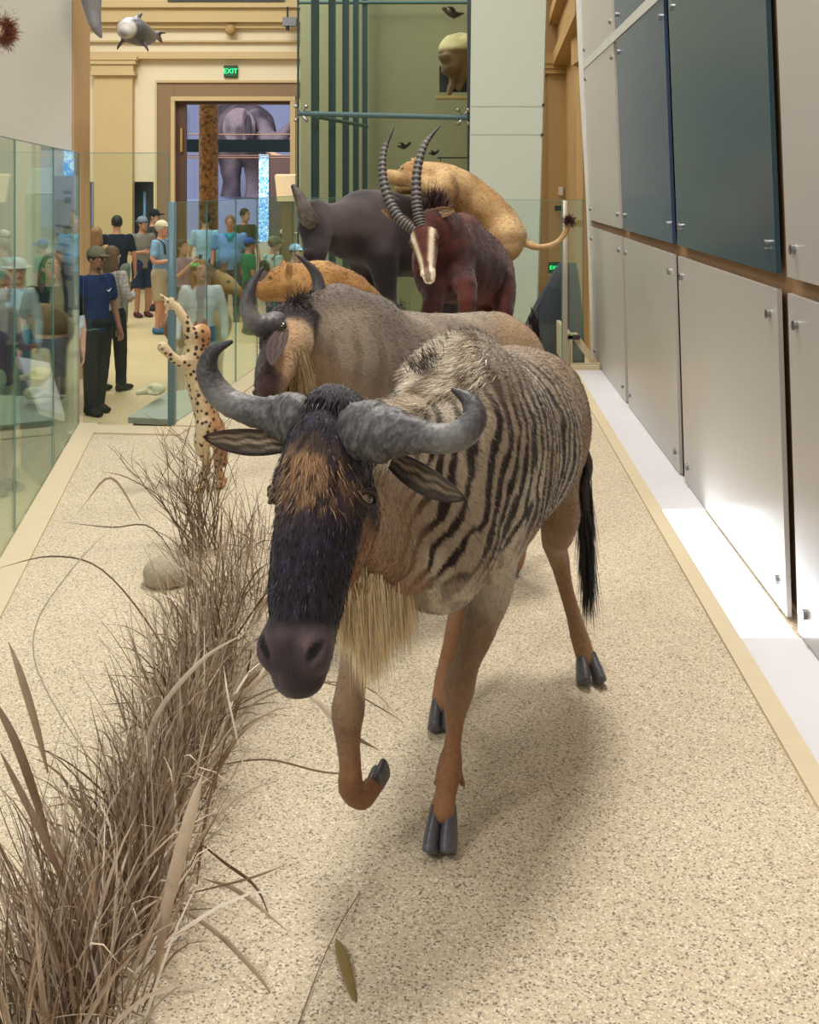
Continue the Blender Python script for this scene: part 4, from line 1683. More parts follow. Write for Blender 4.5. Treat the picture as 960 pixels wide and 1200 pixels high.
# eyes
for s in (-1, 1):
    q = MB()
    ce = H(s * .113, .155, -.054)
    q.ball(ce, .0215, 16, 12)
    o = q.build('eye', pmat('amber_eye', rgb(96, 76, 34), .06, .3, 60, spec=.8, coat=.8), hero)
    pu = MB()
    lk = norm(hl * s + hn * .6 - hd * .0)
    pu.ball(ce + lk * .0150, (.0090,) * 3, 12, 8)
    WLOC[o.name] = WLOC[hero.name]
    pu.build('pupil', M_eye, o)
    ld = MB()
    up_ = norm(-hd + hl * s * .2)
    for sg, off in ((1, .0), (-1, .0)):
        arc = []
        for k in range(9):
            a = math.pi * k / 8
            arc.append(ce + lk * (.006 + .010 * math.sin(a)) + np.cross(lk, up_) * math.cos(a) * .028 + up_ * sg * math.sin(a) * .016)
        ld.loft(arc, [.004] + [.0065] * 7 + [.004], n=8, sub=2)
    ld.build('eyelid', pmat('dark_eyelid', rgb(52, 38, 34), .5, .2, 60), hero)

# hooves
hoof_pair(hero, P(519, 950, 3.165), P(514, 983, 3.115) * [1, 1, 0] + [0, 0, .012], .095, .10, side=(1, .05, 0), spread=.05)
hoof_pair(hero, P(688, 770, 4.235), P(695, 794, 4.17) * [1, 1, 0] + [0, 0, .012], .098, .09, side=(1, .15, 0), spread=.12)
hoof_pair(hero, (.112, 3.88, .075), (.108, 3.81, .012), .092, .09, side=(1, .1, 0), spread=.05)
hoof_pair(hero, P(436, 924, 3.11), P(446, 908, 3.20), .075, .075, side=(.5, -.2, .5), spread=.02)

# tail
tr = np.array([(.49, 4.44, 1.08), P(684, 530, 4.50), P(686, 575, 4.47), P(689, 640, 4.42)])
q = MB()
q.loft(tr, [.03, .024, .018, .008], n=10, sub=5)
q.build('tail', pmat('tail_skin', rgb(58, 46, 38), .7, .2, 40), hero)
n_ = 1500
t = NR.uniform(.9, 2.999, n_)
i = t.astype(int)
rt = tr[i] + (tr[i + 1] - tr[i]) * (t - i)[:, None] + NR.normal(0, .008, (n_, 3))
V, Q, CC = hairs(rt, np.tile([0.02, -.08, -1], (n_, 1)), np.interp(t, [.9, 3], [.36, .34]), .003, np.tile(C(22, 20, 22), (n_, 1)) * NR.uniform(.5, 2.2, (n_, 1)), droop=.4, seg=5, jit=.07)
mk('tail_hair', V, Q, M_hair, hero, CC)['kind'] = 'stuff'
# ================================================================ THE OTHER MOUNTED ANIMALS
def leg(S, pts, rad, k=.05, up=(0, -1, 0)):
    S.tube(pts, rad, k=k, up=up)


def finish(S, parent, colf, name='body', sm=1, relief=.006, rf=12, fur=0, flen=.014, fw=.003, flow=(.2, .1, -1), m=None):
    v, q = S.mesh()
    v = vsmooth(v, q, sm, .5)
    nr = vnormals(v, q)
    if relief:
        v = v + nr * ((vnoise(v, rf) - .5) * relief)[:, None]
    c = colf(v)
    mk(name, v, q, m or M_coat, parent, c)
    if fur:
        furry('coat_hair', v, q, c, parent, fur, flen, fw, flow, lift=.15)
    return v, q, c


def simple_hooves(parent, x, y, wd=.08, h=.07, fwd=(-1, 0)):
    f = norm(np.array([fwd[0], fwd[1], 0.]))
    side = np.array([-f[1], f[0], 0])
    hoof_pair(parent, np.array([x, y, h]), np.array([x, y, .012]) + f * .035, wd, h, side=side, spread=.04)


# ---------------------------------------------------------------- second wildebeest, side on
wb = thing('wildebeest', 'grey wildebeest standing side on behind the foreground one, head turned left', 'wildebeest', (.1, 5.1, 0))
S = Sdf((-.85, 4.0, .02), (.82, 5.85, 1.6), .0095)
S.tube([(-.36, 4.62, 1.08), (-.27, 4.72, 1.055), (-.06, 4.94, 1.005), (.20, 5.20, .985), (.41, 5.41, 1.0), (.50, 5.50, .99)],
       [(.14, .25), (.19, .335), (.25, .32), (.265, .30), (.235, .268), (.15, .20)], k=.03)
S.ball((-.22, 4.80, 1.30), (.16, .14, .11), k=.12)
for s in (-1, 1):
    n_ = np.array([.7, -.7, 0]) * s * .12
    S.ball(np.array([-.22, 4.80, 1.0]) + n_, (.14, .14, .25), k=.10)
    S.ball(np.array([.42, 5.42, .95]) + n_, (.15, .15, .23), k=.10)
S.tube([P(330, 392, 4.47), P(345, 398, 4.53), P(366, 404, 4.62), P(388, 406, 4.72)], [(.085, .13), (.10, .17), (.13, .22), (.17, .27)], k=.07)
O2, M2 = P(322, 378, 4.47), P(301, 449, 4.13)
d2 = norm(M2 - O2)
n2 = np.array([-.90, -.38, .1])
n2 = norm(n2 - d2 * n2.dot(d2))
l2 = np.cross(d2, n2)
H2 = lambda l, a, n: O2 + l2 * l + d2 * a + n2 * n
S.tube([H2(0, -.02, -.07), H2(0, .08, -.075), H2(0, .16, -.07), H2(0, .26, -.055), H2(0, .34, -.05), H2(0, .39, -.05)],
       [(.075, .085), (.085, .10), (.08, .095), (.065, .078), (.062, .066), (.05, .05)], k=.02, up=n2)
for s in (-1, 1):
    S.ball(H2(s * .055, .36, -.015), (.028, .03, .028), k=.02)
    S.ball(H2(s * .065, .11, -.02), (.03, .04, .03), k=.03)
    S.tube([H2(s * .06, .345, .008), H2(s * .045, .375, .008)], [.008, .008], k=.01, op='sub')
for fx, fy, hx, hy, hind in ((-.36, 4.84, -.28, 4.70, 0), (-.10, 4.66, -.16, 4.86, 0), (.30, 5.62, .36, 5.50, 1), (.56, 5.32, .50, 5.38, 1)):
    if hind:
        leg(S, [(hx, hy, .9), (hx - .06, hy - .03, .65), (hx + .06, hy + .03, .46), (hx + .03, hy, .28), (fx * .5 + hx * .5, fy * .5 + hy * .5, .14), (fx * .5 + hx * .5 - .02, fy * .5 + hy * .5, .06)],
            [(.11, .15), (.07, .09), (.038, .045), (.028, .032), (.034, .034), (.034, .036)])
        simple_hooves(wb, fx * .5 + hx * .5 - .02, fy * .5 + hy * .5)
    else:
        leg(S, [(hx, hy, .92), (hx, hy, .66), (fx * .5 + hx * .5, fy * .5 + hy * .5, .42), (fx, fy, .26), (fx, fy, .14), (fx - .02, fy, .06)],
            [(.09, .13), (.055, .07), (.044, .046), (.028, .03), (.034, .036), (.034, .036)])
        simple_hooves(wb, fx - .02, fy)


def c_wb(p):
    n = len(p)
    c = mixc(np.tile(C(116, 102, 88), (n, 1)), C(152, 138, 118), sstep(.3, .7, vnoise(p, 4)) * .8)
    c = mixc(c, C(112, 100, 92), sstep(.4, .75, vnoise(p, 9)) * .5)
    c = mixc(c, C(158, 126, 86), sstep(.30, .50, p[:, 0]) * .65)
    ax = p[:, 0] * .7 + p[:, 1] * .7
    st = sstep(.5, .75, np.abs(((ax / .085 + vnoise(p, 5) * .9) % 1) - .5) * 2)
    c = mixc(c, C(84, 68, 58), st * sstep(1.38, 1.2, p[:, 2]) * sstep(3.9, 3.4, ax) * .35)
    top = sstep(1.34, 1.40, p[:, 2]) * (p[:, 0] < .15)
    c = mixc(c, C(60, 50, 46), top * .5)
    c = mixc(c, C(150, 110, 74), sstep(.7, .5, p[:, 2]))
    dd = p - O2
    l, a, h = dd @ l2, dd @ d2, dd @ n2
    hd_ = (p[:, 1] < 4.56) & (a > -.08) & (h > -.19) & (p[:, 2] > .9) & (np.abs(l) < .13)
    face = mixc(np.tile(C(40, 28, 26), (n, 1)), C(168, 134, 98), sstep(-.028, -.06, h + (vnoise(p, 30) - .5) * .03) * sstep(.03, .09, a))
    face = mixc(face, C(66, 46, 42), sstep(.33, .38, a))
    c = mixc(c, face, hd_ * sstep(-.19, -.16, h))
    c = mixc(c, C(168, 140, 108), sstep(4.62, 4.45, p[:, 1]) * sstep(-.06, -.12, h) * sstep(.0, .08, a) * .8)
    return c


v2, q2_, cc2 = finish(S, wb, c_wb, relief=.010, rf=9, fur=60000, flen=.016, fw=.0020, flow=(.7, .6, -.5))
M_h2 = lambda pts, rad, **k: horn(wb, pts, rad, n=20, sub=6, **k)
M_h2([P(330, 377, 4.43), P(322, 380, 4.38), P(310, 383, 4.34), P(297, 376, 4.32), P(290, 358, 4.32), P(295, 335, 4.33), P(308, 313, 4.35)], [.035, .05, .047, .038, .032, .02, .004], light=(110, 106, 106), dk=(56, 52, 56))
M_h2([P(330, 371, 4.50), P(338, 368, 4.54), P(352, 364, 4.60), P(367, 356, 4.66), P(374, 340, 4.68), P(368, 318, 4.68), P(347, 298, 4.66)], [.035, .046, .042, .036, .030, .02, .004], light=(110, 106, 106), dk=(56, 52, 56))
ear(wb, P(331, 386, 4.24), P(318, 427, 4.06), .040, (-.2, -1, 0), C(74, 48, 42), C(96, 70, 60))
ear(wb, P(338, 372, 4.60), P(360, 372, 4.75), .03, (-.3, -1, .3), C(74, 48, 42), C(96, 70, 60))
for s in (-1, 1):
    q = MB()
    q.ball(H2(s * .085, .125, -.035), .017, 12, 8)
    q.build('eye', M_eye, wb)
# neck beard: pale fringe
n_ = 2600
t = NR.uniform(0, 1, n_)
a0, a1, a2 = P(318, 440, 4.36), P(350, 452, 4.50), P(380, 470, 4.62)
rt = a0 * ((1 - t) ** 2)[:, None] + a1 * (2 * t * (1 - t))[:, None] + a2 * (t ** 2)[:, None] + NR.normal(0, .02, (n_, 3)) + [0, 0, .06]
cc = mixc(np.tile(C(196, 172, 130), (n_, 1)), C(120, 92, 66), NR.rand(n_) ** 2)
V, Q, CC = hairs(rt, np.tile([.05, 0, -1.], (n_, 1)), np.interp(t, [0, .4, 1], [.10, .20, .15]), .004, cc, droop=.3, seg=4, jit=.09)
mk('beard', V, Q, M_hair, wb, CC)['kind'] = 'stuff'
# side fringe over the shoulder
pf, fi = sample_surface(v2, q2_, 200000)
nf = vnormals(v2, q2_)[q2_[fi, 0]]
sx, sy = 480 + F * pf[:, 0] / pf[:, 1], HY + F * (HC - pf[:, 2]) / pf[:, 1]
kf = (np.abs(sx - 352 - (sy - 430) * .25) < 14) & (sy > 405) & (sy < 470) & (nf[:, 1] < -.2) & (pf[:, 1] > 4.25)
pf, nf = pf[kf][:1600], nf[kf][:1600]
cc = mixc(np.tile(C(206, 184, 144), (len(pf), 1)), C(110, 84, 60), NR.rand(len(pf)) ** 2)
V, Q, CC = hairs(pf, nf * .25 + [.05, 0, -1.], .11, .0035, cc, droop=.3, seg=4, jit=.12)
mk('shoulder_fringe', V, Q, M_hair, wb, CC)['kind'] = 'stuff'
# dark mane line
crest = np.array([P(338, 362, 4.50), P(352, 354, 4.60), P(375, 350, 4.72), P(400, 352, 4.86), P(430, 354, 5.0), P(470, 357, 5.15)])
n_ = 5200
t = NR.uniform(0, 4.999, n_) ** 1.0
i = t.astype(int)
rt = crest[i] + (crest[i + 1] - crest[i]) * (t - i)[:, None] + NR.normal(0, .012, (n_, 3)) - [0, 0, .012]
V, Q, CC = hairs(rt, np.tile([.25, -.5, .55], (n_, 1)), np.interp(t, [0, 2, 3, 5], [.09, .10, .07, .03]), .004, np.tile(C(50, 40, 38), (n_, 1)) * NR.uniform(.5, 2.4, (n_, 1)), droop=1.2, seg=4, jit=.28)
mk('mane', V, Q, M_hair, wb, CC)['kind'] = 'stuff'
q = MB()
q.loft([(.56, 5.60, 1.12), P(622, 385, 5.66), P(627, 405, 5.66), P(628, 440, 5.62)], [.03, .022, .02, .01], n=8, sub=4)
q.build('tail', pmat('tail_skin', rgb(58, 46, 38)), wb)
rt = np.tile(P(625, 392, 5.66), (700, 1)) + NR.normal(0, 1, (700, 3)) * [.012, .012, .05]
V, Q, CC = hairs(rt, np.tile([.08, 0, -1.], (700, 1)), .5, .004, np.tile(C(30, 24, 24), (700, 1)) * NR.uniform(.5, 2, (700, 1)), seg=4, jit=.05)
mk('tail_hair', V, Q, M_hair, wb, CC)['kind'] = 'stuff'

# ---------------------------------------------------------------- buffalo
bf = thing('buffalo', 'dark buffalo with lowered head at left, back under the climbing lioness', 'buffalo', (-.2, 9.2, 0))
S = Sdf((-1.2, 8.5, .02), (.9, 10.0, 2.05), .014)
S.tube([P(398, 268, 8.95), P(420, 268, 9.05), P(450, 272, 9.15), P(490, 280, 9.3), P(525, 285, 9.45)], [(.19, .20), (.25, .28), (.29, .33), (.30, .33), (.24, .26)], k=.04)
S.ball(P(432, 245, 9.1), (.22, .16, .14), k=.1)
S.tube([P(368, 262, 8.85), P(384, 264, 8.9), P(402, 266, 8.98)], [(.09, .12), (.12, .16), (.17, .20)], k=.05)
Ob, Mb = P(362, 250, 8.82), P(364, 306, 8.62)
db = norm(Mb - Ob)
nb = norm(np.array([-.95, -.3, 0]) - db * np.dot([-.95, -.3, 0], db))
lb = np.cross(db, nb)
Hb = lambda l, a, n: Ob + lb * l + db * a + nb * n
S.tube([Hb(0, 0, -.05), Hb(0, .12, -.06), Hb(0, .24, -.05), Hb(0, .36, -.04), Hb(0, .42, -.04)], [(.11, .12), (.12, .14), (.09, .11), (.085, .095), (.06, .07)], k=.03, up=nb)
for s in (-1, 1):
    S.ball(Hb(s * .05, .38, .02), (.04, .04, .04), k=.02)
    S.ball(Hb(s * .09, .12, .01), (.04, .05, .04), k=.03)
for (hx, hz, hy, kx, ky, fx, fy, r) in ((448, 300, 8.95, 458, 8.92, 455, 8.95, .085), (425, 300, 9.25, 432, 9.3, 430, 9.3, .08), (515, 310, 9.65, 525, 9.7, 520, 9.7, .09), (520, 310, 9.2, 530, 9.2, 528, 9.2, .09)):
    a = P(hx, hz, hy)
    k_ = np.array([P(kx, 300, ky)[0], ky, .62])
    f_ = np.array([P(fx, 300, fy)[0], fy, .09])
    leg(S, [a, a * .5 + k_ * .5 + [0, 0, .05], k_, k_ * .5 + f_ * .5, f_], [(r * 1.6, r * 1.9), (r, r * 1.2), (r * .8, r * .8), (r * .55, r * .55), (r * .7, r * .75)], k=.08)
    simple_hooves(bf, f_[0], f_[1], .14, .10)


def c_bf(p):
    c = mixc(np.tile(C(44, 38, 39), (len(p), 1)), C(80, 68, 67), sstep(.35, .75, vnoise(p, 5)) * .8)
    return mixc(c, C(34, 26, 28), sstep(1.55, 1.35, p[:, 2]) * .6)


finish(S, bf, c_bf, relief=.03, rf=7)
horn(bf, [P(370, 266, 8.72), P(362, 256, 8.66), P(356, 242, 8.62), P(350, 229, 8.60), P(343, 217, 8.60)], [.055, .07, .055, .042, .018], light=(150, 138, 122), dk=(74, 64, 60), n=18, sub=5)
horn(bf, [P(372, 258, 8.95), P(368, 250, 9.02), P(366, 243, 9.08)], [.05, .05, .02], light=(150, 138, 122), dk=(74, 64, 60), n=16, sub=5)
ear(bf, Hb(.10, .02, -.04), Hb(.16, .10, -.22), .06, (-.3, -1, 0), C(50, 40, 40), C(80, 64, 60))
q = MB()
q.ball(Hb(.115, .12, .01), .022, 10, 8)
q.build('eye', M_eye, bf)
q = MB()
q.ball(Hb(-.115, .12, .01), .022, 10, 8)
q.build('eye', M_eye, bf)

# ---------------------------------------------------------------- sable antelope
sb = thing('sable_antelope', 'red-brown sable antelope with long ringed curved horns and white face stripes', 'antelope', (.3, 8.2, 0))
S = Sdf((-.12, 7.4, .02), (1.0, 9.3, 2.0), .0105)
S.tube([P(512, 308, 7.95), P(532, 306, 8.15), P(555, 312, 8.45), P(575, 322, 8.75)], [(.18, .27), (.225, .31), (.235, .29), (.19, .24)], k=.03)
S.tube([P(503, 264, 7.72), P(515, 270, 7.80), P(526, 284, 7.95), P(530, 300, 8.05)], [(.085, .12), (.11, .17), (.15, .22), (.18, .26)], k=.06, up=(.3, .5, 1))
S.ball(P(543, 270, 8.3), (.12, .2, .13), k=.1)
Os, Ms = P(494, 264, 7.66), P(502, 327, 7.42)
ds = norm(Ms - Os)
ns = np.array([-.18, -1, .1])
ns = norm(ns - ds * ns.dot(ds))
ls = np.cross(ds, ns)
if ls[0] < 0:
    ls = -ls
Hs = lambda l, a, n: Os + ls * l + ds * a + ns * n
S.tube([Hs(0, -.02, -.06), Hs(0, .08, -.055), Hs(0, .16, -.05), Hs(0, .26, -.04), Hs(0, .35, -.035), Hs(0, .40, -.035)],
       [(.08, .09), (.095, .10), (.082, .09), (.062, .07), (.052, .056), (.042, .042)], k=.02, up=ns)
for s in (-1, 1):
    S.ball(Hs(s * .028, .37, -.008), (.022, .025, .02), k=.02)
    S.ball(Hs(s * .080, .11, -.03), (.022, .035, .025), k=.03)
for a, b, c_, d_ in ((P(512, 330, 7.85), P(505, 375, 7.7), (.12, 7.78, .45), (.11, 7.75, .08)),
                     (P(540, 325, 7.9), P(548, 352, 7.62), (.36, 7.85, .50), (.34, 7.95, .08)),
                     (P(572, 335, 8.8), P(566, 390, 8.6), (.56, 8.85, .50), (.54, 8.75, .08)),
                     (P(590, 335, 8.6), P(590, 380, 8.4), (.70, 8.6, .50), (.68, 8.5, .08))):
    leg(S, [a, b, c_, d_], [(.10, .13), (.065, .08), (.04, .042), (.034, .036)], k=.07)
    simple_hooves(sb, d_[0], d_[1], .09, .08, (0, -1))


def c_sb(p):
    n = len(p)
    c = mixc(np.tile(C(58, 23, 17), (n, 1)), C(94, 44, 31), sstep(.35, .75, vnoise(p, 6)))
    c = mixc(c, C(40, 14, 14), sstep(.45, .8, vnoise(p, 15)) * .5)
    c = mixc(c, C(150, 104, 72), sstep(.6, .4, p[:, 2]) * .5)
    dd = p - Os
    l, a, h = dd @ ls, dd @ ds, dd @ ns
    hd_ = (p[:, 1] < 7.78) & (a > -.05) & (h > -.15)
    face = mixc(np.tile(C(92, 40, 28), (n, 1)), C(60, 24, 20), vnoise(p, 20))
    w_ = .022 + .060 * np.clip(1 - a / .36, 0, 1)
    stripe = np.exp(-((np.abs(l) - w_) / .014) ** 2) * (a > .04) * (h > -.08)
    face = mixc(face, C(222, 204, 172), np.clip(stripe * 1.4, 0, 1))
    face = mixc(face, C(232, 216, 190), sstep(.33, .37, a))
    face = mixc(face, C(96, 52, 44), (np.abs(l) < .02) * (a > .30) * (h > -.02) * .8)
    return mixc(c, face, hd_.astype(float))


finish(S, sb, c_sb, relief=.014, rf=12, fur=16000, flen=.018, fw=.004)


def ringed(parent, pts, rad, nr_=26, n=14):
    q = MB()
    sub = 26
    q.loft(pts, rad, n=n, sub=sub, ridge=lambda t: 1 + (.16 if t < .86 else 0) * max(0, math.sin(t * nr_ * 6.283)), up=(0, -1, 0))
    V = np.array(q.v)
    k = (len(pts) - 1) * sub + 1
    t = np.concatenate([np.repeat(np.arange(k) / (k - 1), n), [0, 1]])
    c = mixc(np.tile(C(44, 40, 40), (len(V), 1)), C(128, 118, 108), sstep(-.2, .8, np.sin(t * nr_ * 6.283)) * (t < .86) * .8)
    c = mixc(c, C(30, 27, 28), (t > .9) * .8)
    return mk('horn', V, q.f, M_horn, parent, c)


ringed(sb, [P(486, 270, 7.66), P(470, 258, 7.68), P(457, 237, 7.74), P(449, 208, 7.82), P(450, 178, 7.92), P(462, 149, 8.02)], [.036, .036, .034, .030, .022, .004])
ringed(sb, [P(496, 271, 7.64), P(491, 255, 7.66), P(488, 232, 7.70), P(489, 200, 7.78), P(498, 170, 7.88), P(516, 147, 7.98)], [.036, .036, .034, .030, .022, .004])
ear(sb, P(482, 262, 7.72), P(447, 246, 7.70), .036, (0, -1, .2), C(150, 104, 66), C(190, 150, 108))
ear(sb, P(502, 252, 7.72), P(533, 246, 7.70), .040, (0, -1, .2), C(150, 104, 66), C(200, 164, 124))
for s in (-1, 1):
    q = MB()
    q.ball(Hs(s * .092, .12, -.035), .016, 10, 8)
    q.build('eye', M_eye, sb)
n_ = 900
rt = P(509, 246, 7.95) + NR.normal(0, 1, (n_, 3)) * [.035, .05, .035]
V, Q, CC = hairs(rt, np.tile([.15, .1, 1.], (n_, 1)), .12, .006, np.tile(C(48, 20, 20), (n_, 1)) * NR.uniform(.5, 1.8, (n_, 1)), seg=3, jit=.3)
mk('mane', V, Q, M_hair, sb, CC)['kind'] = 'stuff'


# ---------------------------------------------------------------- big cats
def c_lion(p, a=C(168, 130, 82), b_=C(192, 160, 112), d=C(128, 90, 52)):
    c = mixc(np.tile(a, (len(p), 1)), b_, sstep(.3, .7, vnoise(p, 5)))
    return mixc(c, d, sstep(.5, .8, vnoise(p, 11)) * .5)


def cat_head(S, O_, d, n, L, vox):
    """O_ skull centre, d towards the nose, n up"""
    d = norm(d)
    n = norm(np.array(n) - d * np.dot(n, d))
    l = np.cross(d, n)
    R = [l, d, n]
    S.ball(O_, (L * .42, L * .48, L * .40), R=R, k=L * .1)
    S.ball(O_ + d * L * .45 - n * L * .10, (L * .24, L * .30, L * .22), R=R, k=L * .15)
    S.ball(O_ + d * L * .30 - n * L * .26, (L * .22, L * .34, L * .14), R=R, k=L * .12)
    for s in (-1, 1):
        S.ball(O_ + l * s * L * .20 + d * L * .30 - n * L * .08, (L * .16, L * .2, L * .16), R=R, k=L * .1)
        S.ball(O_ + l * s * L * .17 + d * L * .33 + n * L * .12, L * .07, k=L * .03, op='sub')
        S.ball(O_ + l * s * L * .34 - d * L * .12 + n * L * .36, (L * .15, L * .07, L * .17), R=R, k=L * .06)
    return l, d, n


def cat_face(parent, O_, l, d, n, L):
    for s in (-1, 1):
        q = MB()
        q.ball(O_ + l * s * L * .165 + d * L * .36 + n * L * .10, L * .065, 10, 8)
        q.build('eye', pmat('cat_eye', rgb(120, 90, 30), .1, .2, 30, spec=.8), parent)
    q = MB()
    q.ball(O_ + d * L * .74 - n * L * .02, (L * .08, L * .05, L * .06), 10, 8)
    q.build('nose', pmat('cat_nose', rgb(80, 44, 40), .4), parent)


ln = thing('lioness', 'tan lioness climbing onto the buffalo, tail stretched out to the right', 'lioness', (.5, 9.6, 0))
S = Sdf((-.4, 8.6, .02), (1.5, 10.3, 2.25), .013)
S.tube([P(505, 214, 9.15), P(525, 218, 9.2), P(552, 234, 9.25), P(580, 258, 9.2), P(600, 277, 9.12)], [(.13, .15), (.16, .18), (.165, .185), (.155, .175), (.12, .13)], k=.03)
S.tube([P(488, 204, 9.1), P(500, 209, 9.12), P(515, 215, 9.18)], [(.10, .11), (.12, .14), (.14, .16)], k=.05)
S.ball(P(592, 282, 9.0), (.14, .16, .17), k=.07)
S.ball(P(520, 225, 9.02), (.11, .09, .17), k=.06)
hl3, hd3, hn3 = cat_head(S, P(483, 203, 9.08), np.array([-1, -.15, -.12]), (0, 0, 1), .25, .013)
leg(S, [P(512, 222, 9.0), P(492, 216, 8.95), P(474, 209, 8.9), P(458, 207, 8.88)], [.10, .065, .055, .06], k=.05, up=(0, 0, 1))
leg(S, [P(520, 222, 9.35), P(500, 226, 9.4), P(485, 222, 9.4), P(470, 220, 9.35)], [.09, .065, .05, .055], k=.05, up=(0, 0, 1))
leg(S, [P(596, 280, 8.98), P(585, 300, 9.3), P(572, 330, 9.75), P(566, 372, 9.75), (.62, 9.78, .42), (.60, 9.78, .07)], [(.12, .15), (.09, .11), (.07, .08), (.05, .055), (.045, .05), (.055, .05)], k=.06)
leg(S, [P(590, 280, 9.3), P(580, 300, 9.6), P(560, 330, 9.9), P(550, 372, 9.95), (.52, 9.98, .42), (.50, 9.98, .07)], [(.12, .15), (.09, .11), (.07, .08), (.05, .055), (.045, .05), (.055, .05)], k=.06)
tl_ = [P(612, 283, 9.1), P(630, 290, 9.0), P(647, 287, 8.95), P(660, 277, 8.95), P(667, 262, 8.95)]
S.tube(tl_, [.035, .028, .024, .022, .020], k=.03)
vl, ql, cl = finish(S, ln, c_lion, relief=.012, rf=12, fur=14000, flen=.02, fw=.005, flow=(1, .1, -.3))
cat_face(ln, P(483, 203, 9.08), hl3, hd3, hn3, .25)
n_ = 500
rt = P(667, 260, 8.95) + NR.normal(0, .012, (n_, 3))
V, Q, CC = hairs(rt, NR.normal(0, 1, (n_, 3)) + [0, 0, .8], .06, .006, np.tile(C(62, 34, 30), (n_, 1)) * NR.uniform(.5, 1.6, (n_, 1)), seg=2)
mk('tail_tuft', V, Q, M_hair, ln, CC)['kind'] = 'stuff'

l4 = thing('lioness', 'crouching golden lioness low between the buffalo and the second wildebeest', 'lioness', (-.5, 8.0, 0))
S = Sdf((-1.4, 7.2, .02), (.25, 8.6, 1.45), .012)
S.tube([P(355, 335, 7.75), P(380, 338, 7.8), P(410, 350, 7.9), P(440, 372, 8.0)], [(.14, .15), (.17, .18), (.17, .18), (.13, .14)], k=.03)
S.ball(P(378, 328, 7.75), (.14, .12, .12), k=.07)
S.tube([P(330, 332, 7.7), P(345, 333, 7.72), P(362, 336, 7.76)], [(.11, .12), (.13, .14), (.14, .15)], k=.05)
h4 = cat_head(S, P(332, 331, 7.66), np.array([-1, -.35, -.12]), (0, 0, 1), .28, .012)
for a, b, f_ in ((P(375, 345, 7.65), (-.62, 7.55, .55), (-.64, 7.5, .06)), (P(375, 345, 7.95), (-.58, 7.95, .55), (-.60, 7.95, .06)),
                 (P(440, 375, 7.9), (-.16, 7.95, .5), (-.2, 7.9, .06)), (P(440, 375, 8.15), (-.14, 8.2, .5), (-.18, 8.2, .06))):
    leg(S, [a, b, f_], [(.10, .12), (.055, .06), (.06, .055)], k=.06)
finish(S, l4, lambda p: c_lion(p, C(150, 108, 58), C(176, 136, 82), C(100, 62, 32)), relief=.012, rf=12, fur=12000, flen=.02, fw=.005, flow=(1, .1, -.3))
cat_face(l4, P(332, 331, 7.66), *h4, .28)

# ---------------------------------------------------------------- serval
sv = thing('serval', 'spotted cat leaping upright on its hind legs beside the dry grass', 'wild cat', (-1.22, 6.9, 0))
S = Sdf((-1.75, 6.4, .005), (-.95, 7.3, 1.35), .0065)
Y6 = 6.9
S.tube([P(229, 412, Y6), P(230, 435, Y6 + .02), P(235, 462, Y6 + .02), P(243, 490, Y6 + .02), P(247, 508, Y6 + .02)], [(.070, .075), (.078, .085), (.070, .085), (.070, .085), (.055, .06)], k=.03, up=(0, -1, 0))
S.tube([P(236, 400, Y6), P(233, 408, Y6), P(230, 420, Y6)], [(.05, .055), (.055, .06), (.065, .07)], k=.04, up=(0, -1, 0))
S.ball(P(236, 391, Y6 - .01), (.058, .062, .062), k=.03)
S.ball(P(229, 390, Y6 - .045), (.032, .035, .028), k=.03)
leg(S, [P(225, 415, Y6 - .03), P(223, 398, Y6 - .05), P(218, 378, Y6 - .08), P(208, 362, Y6 - .09), P(201, 355, Y6 - .09)], [.048, .036, .030, .028, .034], k=.03)
for dx, dy in ((-13, -10), (-8, 2), (-7, 12), (-1, -6)):
    leg(S, [P(201, 355, Y6 - .09), P(201 + dx * .5, 355 + dy * .4, Y6 - .10), P(201 + dx, 355 + dy, Y6 - .11)], [.022, .014, .008], k=.012)
leg(S, [P(222, 420, Y6 - .05), P(212, 424, Y6 - .09), P(202, 418, Y6 - .12), P(191, 407, Y6 - .14)], [.045, .034, .028, .034], k=.03)
leg(S, [P(242, 500, Y6 - .02), P(236, 520, Y6 - .03), P(242, 540, Y6 + .02), P(238, 556, Y6), (-1.285, Y6 - .02, .028)], [(.065, .075), (.045, .055), (.028, .030), (.024, .026), (.030, .025)], k=.04)
S.ball((-1.31, Y6 - .08, .022), (.028, .05, .018), k=.02)
leg(S, [P(252, 502, Y6 + .05), P(258, 520, Y6 + .02), P(256, 542, Y6 + .08), P(257, 556, Y6 + .05), (-1.17, Y6 + .05, .028)], [(.065, .075), (.045, .055), (.028, .030), (.024, .026), (.030, .025)], k=.04)
S.ball((-1.18, Y6 - .01, .022), (.028, .05, .018), k=.02)
leg(S, [P(258, 505, Y6 + .06), P(264, 520, Y6 + .12), P(263, 545, Y6 + .13)], [.022, .018, .016], k=.02)


def c_sv(p):
    n = len(p)
    back = sstep(-.02, .05, p[:, 0] - np.interp(p[:, 2], [.3, .7, 1.0], [-1.22, -1.31, -1.32]))
    c = mixc(np.tile(C(208, 186, 150), (n, 1)), C(170, 124, 80), back)
    g = p * 26
    cell = np.floor(g)
    best = np.full(n, 9.)
    for dx in (-1, 0, 1):
        for dy in (-1, 0, 1):
            for dz in (-1, 0, 1):
                q_ = (cell + [dx, dy, dz]).astype(np.int64)
                off = np.stack([_hash(q_[:, 0], q_[:, 1], q_[:, 2]), _hash(q_[:, 0] + 91, q_[:, 1], q_[:, 2]), _hash(q_[:, 0], q_[:, 1] + 57, q_[:, 2])], 1)
                best = np.minimum(best, np.linalg.norm(q_ + off - g, axis=1))
    return mixc(c, C(48, 30, 22), sstep(.36, .26, best))


